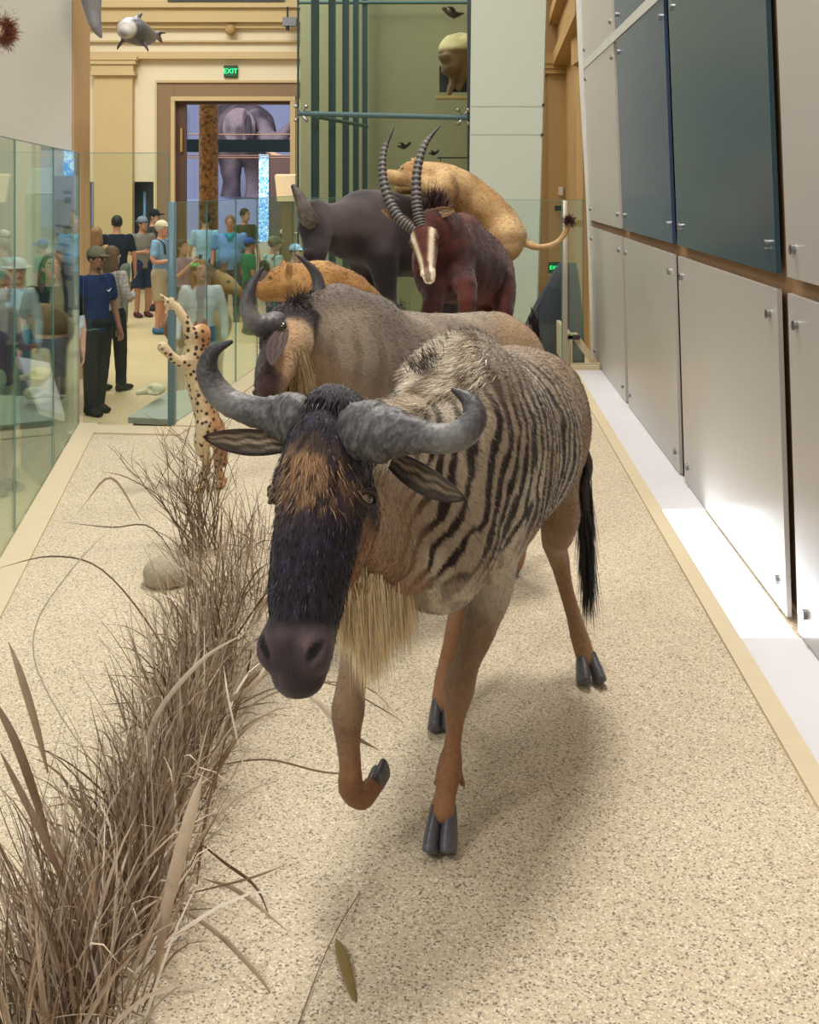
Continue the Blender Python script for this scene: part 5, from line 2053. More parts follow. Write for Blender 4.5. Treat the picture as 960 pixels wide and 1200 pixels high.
vs, qs, cs = finish(S, sv, c_sv, relief=.004, rf=30)
ear(sv, P(238, 386, Y6), P(241, 374, Y6), .020, (-.3, -1, 0), C(190, 130, 84), C(226, 180, 150))
ear(sv, P(231, 387, Y6), P(229, 376, Y6 + .02), .018, (-.3, -1, 0), C(190, 130, 84), C(226, 180, 150))
for s in (-1, 1):
    q = MB()
    q.ball(P(230 + s * 4, 388, Y6 - .06), .008, 10, 8)
    q.build('eye', M_eye, sv)

# ---------------------------------------------------------------- tan antelope standing in for a reflection in the barrier glass
an = thing('antelope', 'tan hornless antelope standing in for a glass reflection, facing right', 'antelope', (-2.2, 12.3, FZ))
S = Sdf((-2.9, 11.8, FZ + .01), (-1.5, 12.8, 1.35), .018)
YA = 12.3
S.tube([P(210, 385, YA), P(225, 378, YA), P(245, 380, YA), P(258, 384, YA)], [(.17, .2), (.2, .24), (.19, .22), (.13, .16)], k=.04)
S.tube([P(252, 375, YA), P(254, 355, YA), P(256, 338, YA)], [(.13, .17), (.10, .12), (.08, .09)], k=.05)
S.tube([P(256, 326, YA), P(268, 334, YA - .03), P(278, 341, YA - .06), P(285, 346, YA - .08)], [(.09, .10), (.085, .095), (.055, .06), (.042, .045)], k=.03)
for x in (205, 214, 250, 258):
    x0 = (x - 480) / F * YA
    leg(S, [(x0, YA + (.08 if x % 2 else -.08), .35), (x0, YA, 0), (x0, YA + (.08 if x % 2 else -.08), FZ + .05)], [.09, .045, .04], k=.05)
finish(S, an, lambda p: c_lion(p, C(150, 110, 72), C(186, 148, 104), C(110, 76, 48)), relief=.01)
ear(an, P(258, 322, YA - .05), P(268, 306, YA - .05), .035, (0, -1, 0), C(150, 110, 80), C(200, 170, 140))
ear(an, P(252, 322, YA - .05), P(246, 308, YA), .035, (0, -1, 0), C(150, 110, 80), C(200, 170, 140))
q = MB()
q.ball(P(268, 330, YA - .10), .020, 10, 8)
q.build('eye', M_eye, an)

# ---------------------------------------------------------------- elephant in the rotunda
el = thing('elephant', 'huge grey elephant seen through the far doorway, trunk raised to the right', 'elephant', (-7.5, 48, 1.2))
S = Sdf((-10.8, 44.5, 1.2), (-4.0, 53.5, 5.9), .09)
S.tube([P(270, 156, 52), P(280, 156, 50.5), P(293, 155, 48.6)], [(1.25, 1.35), (1.45, 1.5), (1.15, 1.25)], k=.2)
S.ball(P(300, 143, 46.9), (.45, .6, .55), k=.35)
S.ball(P(306, 154, 46.5), (.50, .55, .52), k=.3)
S.ball(P(303, 170, 46.9), (.35, .45, .35), k=.3)
S.tube([P(309, 156, 46.1), P(318, 163, 45.8), P(328, 162, 45.6), P(338, 151, 45.5), P(349, 134, 45.5)], [.42, .34, .28, .23, .16], k=.15)
S.ball(P(302, 152, 45.95), (.10, .12, .08), k=.05, op='sub')
for a, b in (((272, 175, 48.9), (273, 228, 48.4)), ((296, 175, 48.2), (297, 226, 47.9)), ((268, 178, 51.5), (269, 226, 51.5)), ((300, 180, 50.5), (300, 226, 50.5))):
    A_, B_ = P(*a), P(*b)
    B_[2] = 1.3
    leg(S, [A_, A_ * .5 + B_ * .5, B_ + [0, 0, .4], B_], [.52, .37, .33, .38], k=.3)


def c_el(p):
    return mixc(np.tile(C(78, 68, 76), (len(p), 1)), C(122, 106, 114), sstep(.3, .7, vnoise(p, 1.5)))


finish(S, el, c_el, relief=.10, rf=2.5, m=vmat('elephant_hide', .8, .6, 4, .25, 3, bdist=.05))
for dz in (0, 1):
    q = MB()
    q.loft([P(309, 172 + dz * 2, 46.1 + dz * .5), P(320, 180 + dz, 45.6), P(334, 185 - dz * 2, 45.0)], [.11, .09, .03], n=10)
    q.build('tusk', pmat('ivory', rgb(226, 180, 140), .5), el)
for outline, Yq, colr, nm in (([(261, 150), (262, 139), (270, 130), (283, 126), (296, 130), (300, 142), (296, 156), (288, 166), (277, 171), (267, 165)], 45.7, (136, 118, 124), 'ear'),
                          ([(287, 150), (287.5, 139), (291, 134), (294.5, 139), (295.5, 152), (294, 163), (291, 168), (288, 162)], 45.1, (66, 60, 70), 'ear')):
    S2 = Sdf(P(256, 176, Yq) - [.2, .5, .2], P(304, 122, Yq) + [.2, .5, .2], .045)
    px_, pz_ = [a[0] for a in outline], [a[1] for a in outline]
    c0_ = P((min(px_) + max(px_)) / 2, (min(pz_) + max(pz_)) / 2, Yq)
    S2.ball(c0_, ((max(px_) - min(px_)) / 2 / F * Yq, .10, (max(pz_) - min(pz_)) / 2 / F * Yq), k=.05)
    v, qq = S2.mesh()
    v = v + vnormals(v, qq) * ((vnoise(v * [1, 1, .4], 5) - .5) * .07)[:, None]
    mk(nm, v, qq, vmat('elephant_hide'), el, mixc(np.tile(C(*colr), (len(v), 1)), C(*[int(q * .6) for q in colr]), sstep(.45, .75, vnoise(v * [1, 1, .5], 4))))
q = MB()
q.ball(P(302, 152, 45.95), .07, 10, 8)
q.build('eye', M_eye, el)
q = MB()
q.cyl((-7.2, 49.5, FZ), (-7.2, 49.5, 1.2), 3.6, 40)
tag(q.build('elephant_plinth', pmat('plinth_blue', rgb(150, 160, 200), .7)), 'round pale plinth under the elephant', 'plinth')

# ---------------------------------------------------------------- hanging sea mammals
dp = thing('dolphin', 'small grey and white dolphin hanging in the air near the far cornice', 'dolphin', P(160, 38, 12.5))
S = Sdf(P(130, 70, 11.6) - [.1, 0, .1], P(200, 5, 14.0) + [.1, 0, .1], .013)
S.tube([P(146, 37, 11.9), P(149, 34, 12.05), P(157, 36, 12.35), P(167, 41, 12.8), P(176, 43, 13.2), P(183, 41, 13.5)], [.06, .115, .15, .13, .08, .04], k=.03)
S.tube([P(160, 30, 12.4), P(162, 22, 12.5), P(166, 16, 12.6)], [(.02, .09), (.018, .055), (.012, .02)], k=.03, up=(0, 1, 0))
S.tube([P(149, 44, 12.2), P(142, 50, 12.2), P(137, 58, 12.2)], [(.045, .02), (.04, .016), (.014, .01)], k=.03)
S.tube([P(163, 46, 12.4), P(170, 53, 12.4), P(174, 60, 12.4)], [(.045, .02), (.035, .016), (.012, .01)], k=.03)
S.tube([P(183, 41, 13.5), P(188, 38, 13.5), P(194, 39, 13.5)], [(.05, .02), (.05, .016), (.012, .01)], k=.03)
S.tube([P(183, 41, 13.5), P(186, 45, 13.7), P(190, 50, 13.9)], [(.05, .02), (.04, .016), (.012, .01)], k=.03)


def c_dp(p):
    c = np.tile(C(86, 84, 88), (len(p), 1))
    d = np.linalg.norm(p - P(148, 33, 11.95), axis=1)
    return mixc(c, C(206, 202, 192), sstep(.15, .09, d) + 0)


finish(S, dp, c_dp, relief=.004, m=vmat('smooth_skin', .35, .1, 40, .12, 12))
dp2 = thing('hanging_dolphin', 'grey body of another hanging sea mammal beside the tan wall edge', 'dolphin', P(110, 10, 12.5))
S = Sdf(P(98, 55, 12.3) - [.1, .1, .1], P(126, -50, 13.0) + [.1, .1, .1], .013)
S.tube([P(104, -40, 12.6), P(106, -10, 12.6), P(109, 15, 12.6), P(113, 32, 12.6), P(118, 43, 12.6)], [(.16, .16), (.13, .13), (.09, .09), (.085, .06), (.03, .02)], k=.03)
finish(S, dp2, lambda p: mixc(np.tile(C(150, 148, 148), (len(p), 1)), C(110, 108, 112), vnoise(p, 6)), relief=0, m=vmat('smooth_skin', .35, .1, 40, .12, 12))
tf = thing('hanging_tail', 'furry orange-brown tail tip poking in at the upper left edge', 'tail', P(0, 38, 9))
q = MB()
q.loft([P(-30, 30, 9), P(-12, 34, 9), P(6, 40, 9)], [.06, .07, .05], n=12)
q.build('tail_core', pmat('cream_fur', rgb(214, 190, 160), .9), tf)
n_ = 4000
rt = P(6, 38, 9) + NR.normal(0, 1, (n_, 3)) * [.035, .03, .05]
V, Q, CC = hairs(rt, (rt - P(0, 38, 9)) * 12 + [.4, 0, 0], .035, .004, mixc(np.tile(C(140, 84, 56), (n_, 1)), C(90, 48, 36), NR.rand(n_)), seg=2)
mk('tail_fur', V, Q, M_hair, tf, CC)['kind'] = 'stuff'

# ---------------------------------------------------------------- in the tall case
YQ = 17.6
pc = thing('mounted_beast', 'brown and cream furred beast mounted high in the glass case', 'mounted animal', P(533, 80, YQ))
S = Sdf(P(505, 120, YQ - .6), P(575, 30, YQ + .6), .02)
S.ball(P(540, 58, YQ), (.36, .3, .26), k=.05)
S.tube([P(545, 62, YQ), P(535, 72, YQ - .1), P(527, 80, YQ - .2)], [.24, .18, .13], k=.06)
S.tube([P(530, 70, YQ - .1), P(522, 68, YQ - .25), P(517, 66, YQ - .3)], [.13, .09, .05], k=.05)
S.tube([P(532, 80, YQ - .1), P(530, 96, YQ - .1), P(526, 112, YQ - .1)], [.10, .06, .05], k=.05)
S.tube([P(545, 80, YQ - .1), P(541, 96, YQ - .1), P(538, 104, YQ - .1)], [.10, .06, .05], k=.05)
S.tube([P(526, 62, YQ - .15), P(520, 56, YQ - .15)], [.03, .015], k=.02)
finish(S, pc, lambda p: mixc(mixc(np.tile(C(96, 66, 42), (len(p), 1)), C(140, 106, 72), vnoise(p, 8)), C(206, 186, 144), sstep(wz(62, YQ), wz(56, YQ), p[:, 2])), relief=.03, rf=10)
q = MB()
q.box(P(515, 108, YQ + .1), P(556, 78, YQ + .16) + [0, .001, 0])
o = q.build('case_plaque', M_dark, smooth=False)
tag(o, 'black square plaque behind the mounted beast in the case', 'plaque')
q = MB()
q.box((wx(511, YQ), YQ - .15, wz(116, YQ)), (wx(556, YQ), YQ + .2, wz(112.5, YQ)))
tag(q.build('case_shelf', pmat('shelf_tan', rgb(196, 164, 112), .6), smooth=False), 'tan shelf edge under the mounted beast in the case', 'shelf')


def bird(px, py, Y, s, lab, col, flip=1, perch=True):
    t = thing('mounted_bird', lab, 'bird', P(px, py, Y))
    c = P(px, py, Y)
    S = Sdf(c - s * 1.6, c + s * 1.6, s * .09)
    S.tube([c + [-s * .8 * flip, 0, s * .1], c, c + [s * .6 * flip, 0, s * .25]], [(s * .12, s * .06), (s * .32, s * .30), (s * .18, s * .18)], k=s * .1)
    S.ball(c + [s * .75 * flip, 0, s * .45], s * .2, k=s * .1)
    S.tube([c + [s * .85 * flip, 0, s * .45], c + [s * 1.15 * flip, 0, s * .40]], [s * .07, s * .02], k=s * .03)
    S.tube([c + [0, -s * .2, s * .1], c + [-s * .3, -s * .7, s * .5], c + [-s * .7, -s * 1.0, s * .3]], [(s * .3, s * .06), (s * .25, s * .05), (s * .1, s * .03)], k=s * .05)
    S.tube([c + [s * .05, 0, -s * .2], c + [s * .05, 0, -s * .7]], [s * .05, s * .04], k=s * .04)
    finish(S, t, lambda p: mixc(np.tile(np.array(col), (len(p), 1)), np.array(col) * .4, vnoise(p, 3 / s)), relief=0)
    return t


bird(532, 17, 17.5, .20, 'dark bird mounted at the top of the glass case', rgb(84, 64, 54), -1)
bird(473, 172, 17.5, .13, 'small dark bird mounted left of the right antelope horn', rgb(70, 58, 44))
bird(508, 180, 17.5, .10, 'tiny dark bird mounted above the climbing lioness', rgb(60, 44, 40))
q = MB()
q.box((wx(513, 17.5), 17.4, wz(185.4, 17.5)), (wx(552, 17.5), 17.8, wz(184.2, 17.5)))
q.box((wx(516, 17.5), 17.5, wz(215, 17.5)), (wx(517, 17.5), 17.52, wz(185, 17.5)))
tag(q.build('wire_shelf', M_dark, smooth=False), 'thin dark shelf on a rod inside the case', 'shelf')
# ================================================================ DRY GRASS
M_grass = vmat('dry_straw', .75, .15, 200, .15, 30, .2, bdist=.003)
STRAW = [C(204, 184, 160), C(178, 156, 132), C(144, 120, 98), C(224, 210, 190), C(112, 90, 70)]


def blades(roots, dirs, length, width, droop, seg=7, jit=.12, curl=.06):
    """flat tapering leaves with a fold, as arrays"""
    n = len(roots)
    pal = np.array(STRAW)
    c = pal[NR.choice(5, n, p=[.3, .27, .18, .15, .10])] * NR.uniform(.8, 1.15, (n, 1))
    d = dirs + NR.normal(0, jit, (n, 3))
    d /= np.linalg.norm(d, axis=1, keepdims=True)
    side = np.cross(d, NR.normal(0, 1, (n, 3)))
    side /= np.linalg.norm(side, axis=1, keepdims=True) + 1e-9
    L = np.broadcast_to(np.asarray(length, float), (n,)) * NR.uniform(.45, 1.1, n)
    W = np.broadcast_to(np.asarray(width, float), (n,)) * NR.uniform(.5, 1.4, n)
    dr = droop * NR.uniform(.2, 1.8, n)
    bend = NR.normal(0, curl, (n, 3))
    cur = roots.copy()
    pts = [cur]
    for k in range(seg):
        d = d + bend * (k / seg) + np.array([0, 0, -1]) * (dr * (k + .3) / seg / seg * 2)[:, None]
        d /= np.linalg.norm(d, axis=1, keepdims=True)
        cur = cur + d * (L / seg)[:, None]
        cur[:, 2] = np.maximum(cur[:, 2], .004)
        pts.append(cur)
    V, Cc = [], []
    for k in range(seg + 1):
        f = k / seg
        wk = (W * (min(1, f * 3 + .35)) * (1 - f ** 2.5) + .0006)[:, None]
        nrm = np.cross(side, d)
        V += [pts[k] - side * wk / 2, pts[k] + nrm * wk * .18, pts[k] + side * wk / 2]
        Cc += [c, c * .85, c]
    V = np.stack(V, 1).reshape(-1, 3)
    Cc = np.stack(Cc, 1).reshape(-1, 3)
    b = (np.arange(n) * 3 * (seg + 1))[:, None]
    Q = np.concatenate([b + np.array([3 * k + j, 3 * k + j + 1, 3 * k + j + 4, 3 * k + j + 3])[None] for k in range(seg) for j in (0, 1)])
    return V, Q, Cc


def clump(px, py, n, h, spread, lab, lean=(0, 0), wd=.007, twig=False, rx=.10, ry=.16):
    g = G(px, py)
    t = thing('dry_grass_clump', lab, 'dry grass', (g[0], g[1], 0), 'row of dry grass clumps on the plinth')
    roots = np.zeros((n, 3))
    roots[:, 0] = g[0] + NR.normal(0, rx, n)
    roots[:, 1] = g[1] + NR.normal(0, ry, n)
    roots[:, 2] = .002
    d = NR.normal(0, spread, (n, 3))
    d[:, 2] = 1
    d[:, 0] += lean[0] + (roots[:, 0] - g[0]) * 2.0
    d[:, 1] += lean[1]
    V, Q, Cc = blades(roots, d, h, wd, 1.1)
    mk('leaves', V, Q, M_grass, t, Cc)['kind'] = 'stuff'
    m = int(n * .5)
    r2 = roots[NR.choice(n, m)] + NR.normal(0, .02, (m, 3)) * [1, 1, 0]
    d2 = NR.normal(0, spread * .8, (m, 3))
    d2[:, 2] = 1
    d2[:, 0] += lean[0]
    V, Q, Cc = blades(r2, d2, h * 1.15, .0032, .35, curl=.03)
    mk('stems', V, Q, M_grass, t, Cc * .72)['kind'] = 'stuff'
    m = int(n * .45)
    r3 = roots[NR.choice(n, m)] + NR.normal(0, .04, (m, 3)) * [1, 1, 0]
    r3[:, 2] = np.abs(NR.normal(0, .04, m)) + .004
    d3 = NR.normal(0, 1, (m, 3)) * [1, 1, .25] + [0, 0, .1]
    V, Q, Cc = blades(r3, d3, .22, .005, .6)
    mk('fallen_leaves', V, Q, M_grass, t, Cc * .9)['kind'] = 'stuff'
    return t


clump(62, 1215, 195, .50, .20, 'dry grass clump nearest the camera in the bottom left corner', (-.08, -.02), rx=.08, ry=.10, wd=.009)
clump(128, 1110, 195, .43, .20, 'thick dry grass clump second from the camera, lower left', (-.08, 0), rx=.065, wd=.009)
clump(170, 1010, 195, .43, .20, 'dense dry grass clump third from the camera', (-.02, 0), rx=.06, wd=.008)
clump(200, 925, 178, .43, .20, 'dry grass clump level with the raised hoof', (-.0, 0), rx=.06, wd=.008)
clump(222, 850, 161, .44, .22, 'dry grass clump left of the wildebeest muzzle', (0, 0), rx=.07, wd=.008)
clump(248, 775, 136, .44, .25, 'dry grass clump just left of the black wildebeest face', (-.02, 0), rx=.09)
clump(264, 715, 110, .42, .28, 'dry grass clump beside the pale rock', (-.02, 0), rx=.10)
clump(290, 655, 85, .42, .32, 'sparse dry grass clump hidden partly by the black face', (0, 0), rx=.14, ry=.2)

# brushy twig tuft behind the rock
g = G(236, 650)
t = thing('twig_shrub', 'sparse bare twiggy tuft in front of the spotted cat', 'dry shrub', (g[0], g[1], 0))
q = MB()


def twig(p, d, L, r, depth):
    pts = [p]
    for k in range(4):
        d = norm(d + np.array([rnd.gauss(0, .14), rnd.gauss(0, .14), .02]))
        p = p + d * L / 4
        pts.append(p)
        if depth > 0 and rnd.random() < .75:
            twig(p, norm(d + np.array([rnd.gauss(0, .5), rnd.gauss(0, .4), rnd.uniform(-.1, .4)])), L * rnd.uniform(.35, .6), r * .6, depth - 1)
    q.loft(pts, [r, r * .9, r * .75, r * .6, r * .3], n=5, sub=1)


for k in range(30):
    twig(np.array([g[0] + rnd.gauss(0, .07), g[1] + rnd.gauss(0, .08), .0]), norm(np.array([rnd.gauss(-.15, .42), rnd.gauss(0, .3), 1])), rnd.uniform(.32, .58), .0036, 2)
q.build('twigs', pmat('twig_brown', rgb(112, 88, 66), .8, .3, 20), t)['kind'] = 'stuff'

# single long arching blades
t = thing('arching_stalks', 'long loose arching dry stalks and leaves reaching out of the grass row', 'dry grass', G(215, 850), 'row of dry grass clumps on the plinth')


def stalk(pts, w_, name='stalk', tone=1):
    q = MB()
    q.loft([P(x, y, Y) for x, y, Y in pts], [(w_ * .3, w_ * .3)] + [(w_, w_ * .25)] * (len(pts) - 2) + [(w_ * .1, w_ * .1)], n=6, sub=5, up=(0, -1, .3))
    c = STRAW[tone]
    q.c = [tuple(c)] * len(q.v)
    q.build(name, M_grass, t)


for pts, w_, tn in (
        ([(205, 800, 4.0), (180, 740, 3.95), (120, 668, 3.9), (60, 652, 3.85), (-10, 668, 3.8)], .003, 2),
        ([(150, 950, 3.3), (60, 820, 3.2), (40, 740, 3.2), (90, 660, 3.2), (140, 610, 3.3)], .0022, 3),
        ([(236, 900, 3.6), (290, 830, 3.35), (360, 802, 3.2), (430, 806, 3.1), (476, 852, 3.0)], .0028, 1),
        ([(225, 870, 3.7), (300, 815, 3.4), (380, 800, 3.2), (450, 832, 3.1), (475, 850, 3.05)], .0022, 2),
        ([(345, 805, 3.3), (372, 822, 3.2), (408, 858, 3.1), (446, 880, 3.05)], .008, 0),
        ([(362, 812, 3.25), (392, 850, 3.2), (410, 905, 3.15)], .007, 3),
        ([(240, 900, 3.6), (310, 890, 3.4), (380, 905, 3.25), (432, 906, 3.2)], .003, 2),
        ([(225, 980, 3.2), (262, 1010, 3.05), (300, 1040, 2.95), (322, 1090, 2.85)], .004, 4),
        ([(200, 1060, 2.85), (250, 1090, 2.75), (300, 1140, 2.62), (324, 1176, 2.6)], .006, 1),
        ([(240, 1030, 2.95), (280, 1045, 2.9), (338, 1092, 2.8)], .006, 1),
        ([(210, 1050, 2.9), (290, 1030, 2.85), (334, 1014, 2.8)], .003, 2),
        ([(182, 1150, 2.6), (196, 1060, 2.55), (222, 960, 2.5), (238, 905, 2.5)], .014, 0),
        ([(56, 905, 2.7), (42, 850, 2.65), (24, 790, 2.6), (10, 752, 2.6)], .009, 1),
        ([(64, 1010, 2.6), (40, 930, 2.55), (14, 860, 2.5), (-20, 800, 2.5)], .010, 2),
        ([(100, 1100, 2.6), (60, 1000, 2.5), (20, 920, 2.5), (0, 880, 2.5)], .008, 2),
        ([(270, 650, 5.2), (200, 590, 5.3), (150, 560, 5.4), (118, 552, 5.5)], .003, 2),
        ([(225, 690, 5.0), (180, 620, 5.0), (130, 618, 5.0), (75, 612, 5.1)], .0028, 4),
        ([(165, 610, 5.1), (130, 560, 5.1), (95, 596, 5.0)], .006, 1),
        ([(185, 960, 3.3), (175, 860, 3.2), (230, 780, 3.2), (290, 740, 3.3)], .007, 3),
        ([(230, 860, 3.8), (255, 830, 3.6), (300, 800, 3.5), (318, 760, 3.6)], .008, 0),
        ([(180, 1020, 3.0), (176, 1090, 2.9), (182, 1150, 2.8), (184, 1215, 2.7)], .003, 4),
        ([(300, 960, 3.2), (270, 830, 3.3), (262, 780, 3.4)], .003, 3),
        ([(240, 860, 3.8), (190, 800, 3.8), (104, 790, 3.7)], .002, 2)):
    stalk(pts, w_, tone=tn)
# fallen leaf with its stem on the floor
t = thing('fallen_leaf', 'single olive-brown fallen leaf with a long thin stem on the open floor', 'leaf', G(400, 1120))
q = MB()
q.loft([G(345, 1215) + [0, 0, .004], G(378, 1130) + [0, 0, .01], G(400, 1090) + [0, 0, .02], G(422, 1048) + [0, 0, .006]], [.0014] * 4, n=6, sub=4)
q.c = [tuple(C(112, 92, 66))] * len(q.v)
q.build('stem', M_grass, t)
q = MB()
q.loft([G(394, 1106) + [0, 0, .012], G(399, 1120) + [0, 0, .016], G(406, 1142) + [0, 0, .012], G(414, 1168) + [0, 0, .004], G(417, 1176) + [0, 0, .004]],
       [(.001, .001), (.013, .002), (.014, .002), (.008, .002), (.001, .001)], n=10, sub=4, up=(0, 0, 1))
q.c = [tuple(C(122, 104, 62))] * len(q.v)
q.build('leaf_blade', M_grass, t)

# rock
g = G(196, 684)
S = Sdf(g - [.2, .2, .06], g + [.22, .2, .22], .008)
S.ball(g + [-.01, 0, .05], (.105, .10, .085), k=.02)
S.ball(g + [.07, .03, .04], (.07, .08, .06), k=.03)
S.cut(2, .001, above=False)
v, q_ = S.mesh()
v = v + vnormals(v, q_) * ((vnoise(v, 14) - .5) * .02)[:, None]
v[:, 2] = np.maximum(v[:, 2], .0005)
tag(mk('rock', v, q_, pmat('pale_rock', rgb(172, 158, 136), .9, .2, 12, bump=.5, bscale=50)), 'pale rounded rock half hidden in the dry grass', 'rock')

# ================================================================ VISITORS
ARMS = {'down': ((.25, .02, 1.14), (.265, -.05, .89)), 'front': ((.26, .0, 1.15), (.10, -.25, 1.16)), 'phone': ((.25, -.10, 1.18), (.08, -.30, 1.40)),
        'cross': ((.26, -.02, 1.14), (-.06, -.19, 1.17)), 'hip': ((.34, .03, 1.18), (.20, -.06, 1.02)), 'pocket': ((.27, .04, 1.15), (.20, -.06, .93))}
M_skin = vmat('skin', .55, .05, 80, .04, 20, .35)
M_cloth = vmat('cloth', .85, .35, 30, .10, 14, .15, bdist=.01)
M_hairc = vmat('head_hair', .6, .5, 90, .2, 50, .3, stretch=(1, 1, .3), bdist=.01)


def person(label, px, Y, rz, H=1.74, skin=(196, 148, 118), shirt=(90, 100, 120), sleeve='short', pants=(50, 52, 58), shorts=False, shoes=(50, 48, 48), hair=(50, 38, 30),
           long_hair=False, cap=None, back_cap=False, bucket=False, arms=('down', 'down'), look=0, tilt=0, wide=1.0, crop_top=False, step=.0, extras=(), pattern=None, cast=None):
    s = H / 1.75
    t = thing('person', label, 'person', (wx(px, Y), Y, FZ))
    t.rotation_euler.z = math.radians(rz)
    vx = .014
    W_ = wide
    lo, hi = (-.46 * s * W_, -.42 * s, 0.002), (.46 * s * W_, .30 * s, 1.82 * s)
    A = lambda *p: np.array(p, float) * s
    R2 = math.radians(look)
    ct, st_ = math.cos(R2), math.sin(R2)
    hc = A(0, -.02, 1.635)

    def hp(x, y, z):                      # head-local point, y negative is forward
        tl = math.radians(tilt)
        y2, z2 = y * math.cos(tl) - z * math.sin(tl), y * math.sin(tl) + z * math.cos(tl)
        y2, z2 = y * math.cos(tl) + z * math.sin(tl), -y * math.sin(tl) + z * math.cos(tl)
        return hc + np.array([x * ct - y2 * st_, x * st_ + y2 * ct, z2]) * s

    S = Sdf(lo, hi, vx)
    torso = lambda S, g, z0=.92: S.tube([A(0, .0, z0), A(0, .0, 1.08), A(0, .0, 1.25), A(0, .0, 1.38), A(0, .01, 1.45)],
                                        [((.150 * W_ + g) * s, (.105 * W_ + g) * s), ((.135 * W_ + g) * s, (.098 * W_ + g) * s), ((.155 * W_ + g) * s, (.105 * W_ + g) * s), ((.150 * W_ + g) * s, (.09 + g) * s), ((.08 + g) * s, (.06 + g) * s)], k=.03, up=(0, 1, 0))
    torso(S, 0)
    S.tube([A(0, .01, 1.44), hp(0, .02, -.10)], [.058 * s, .055 * s], k=.03)
    S.ball(hc + (hp(0, .01, .03) - hc), (.076 * s, .094 * s, .098 * s), k=.02)
    S.ball(hp(0, -.02, -.055), (.056 * s, .070 * s, .062 * s), k=.03)
    S.ball(hp(0, -.100, -.015), (.012 * s, .018 * s, .022 * s), k=.015)
    S.ball(hp(0, -.078, -.098), (.022 * s, .018 * s, .016 * s), k=.02)
    for k in (-1, 1):
        S.ball(hp(k * .078, .005, -.01), (.014 * s, .018 * s, .030 * s), k=.008)
    legs, armp = [], []
    for k in (-1, 1):
        kx = k * .095 * (1 + .6 * (W_ - 1))
        lp = [A(kx, 0, .93), A(kx * 1.02, -.01 + k * step * .5, .50), A(kx, .02 + k * step, .09)]
        legs.append(lp)
        S.tube(lp, [.085 * s * W_, .056 * s, .040 * s], k=.03, sub=4)
        S.tube([A(kx, .03 + k * step, .05), A(kx, -.13 + k * step, .03)], [(.04 * s, .04 * s), (.04 * s, .025 * s)], k=.02)
        e, w_ = ARMS[arms[0 if k < 0 else 1]]
        ap = [A(k * .175 * W_, .01, 1.42), A(k * e[0] * (1 + .5 * (W_ - 1)), e[1], e[2]), A(k * w_[0] * (1 + (.5 * (W_ - 1))), w_[1] - .05 * (W_ - 1), w_[2])]
        armp.append(ap)
        S.tube(ap, [.050 * s, .038 * s, .027 * s], k=.03, sub=4)
        dv = norm(ap[2] - ap[1])
        S.tube([ap[2], ap[2] + dv * .07 * s], [(.036 * s, .020 * s), (.038 * s, .018 * s)], k=.01, up=(k, .3, 0))
    v, q = S.mesh()
    v = vsmooth(v, q, 1, .4)
    V, Fq, c = [tuple(x) for x in v], [tuple(x) for x in q], [tuple(C(*skin))] * len(v)
    m = MB()
    m.v, m.f, m.c = V, Fq, c
    for j, ap in enumerate(armp):
        dv = norm(ap[2] - ap[1])
        sd = norm(np.cross(dv, [(1 if j else -1) * .9, .4, 0]))
        cu = np.cross(dv, sd)
        hb = ap[2] + dv * .075 * s
        for i, ln in enumerate((.070, .078, .074, .060)):
            b0 = hb + sd * (i - 1.5) * .019 * s
            m.loft([b0, b0 + dv * ln * .5 * s + cu * .008 * s, b0 + dv * ln * .92 * s + cu * .026 * s], [.009 * s, .008 * s, .006 * s], n=6, sub=1, col=C(*skin))
        b0 = ap[2] + dv * .03 * s - sd * .030 * s
        m.loft([b0, b0 - sd * .022 * s + dv * .028 * s, b0 - sd * .024 * s + dv * .058 * s], [.011 * s, .010 * s, .007 * s], n=6, sub=1, col=C(*skin))
    for k in (-1, 1):
        m.ball(hp(k * .030, -.083, .008), .0115 * s, 8, 6, col=(.75, .72, .70))
        m.ball(hp(k * .030, -.093, .008), .006 * s, 6, 5, col=(.02, .015, .01))
        m.loft([hp(k * .045, -.088, .026), hp(k * .030, -.095, .031), hp(k * .016, -.095, .027)], [.0045 * s] * 3, n=5, sub=1, col=np.array(C(*hair)) * .8)
    m.loft([hp(-.022, -.088, -.058), hp(0, -.097, -.056), hp(.022, -.088, -.058)], [(.006 * s, .006 * s)] * 3, n=6, sub=2, col=C(int(skin[0] * .72), int(skin[1] * .52), int(skin[2] * .5)))
    m.build('body', M_skin, t, local=True)

    def part(nm, fn, col, mat_, pat=None, vox=vx):
        S = Sdf(lo, hi, vox)
        fn(S)
        v, q = S.mesh()
        if len(v) == 0:
            return
        v = v + vnormals(v, q) * ((vnoise(v, 16 / s) - .5) * .010)[:, None] if mat_ is M_cloth else v
        c = np.tile(C(*col), (len(v), 1))
        if pat == 'check':
            c = mixc(c, C(110, 104, 106), (((v[:, 2] * 22) % 1 < .3) | ((v[:, 0] * 22) % 1 < .3)) * .5)
        if pat == 'open':
            c = np.where(((np.abs(v[:, 0]) < .035 * s + .03 * vnoise(v, 8)) & (v[:, 1] < -.02))[:, None], C(150, 146, 156), c)
        if pat == 'leopard':
            c = mixc(c, C(40, 26, 18), sstep(.5, .6, vnoise(v, 32)))
        o = mk(nm, v, q, mat_, t, c, local=True)
        return o

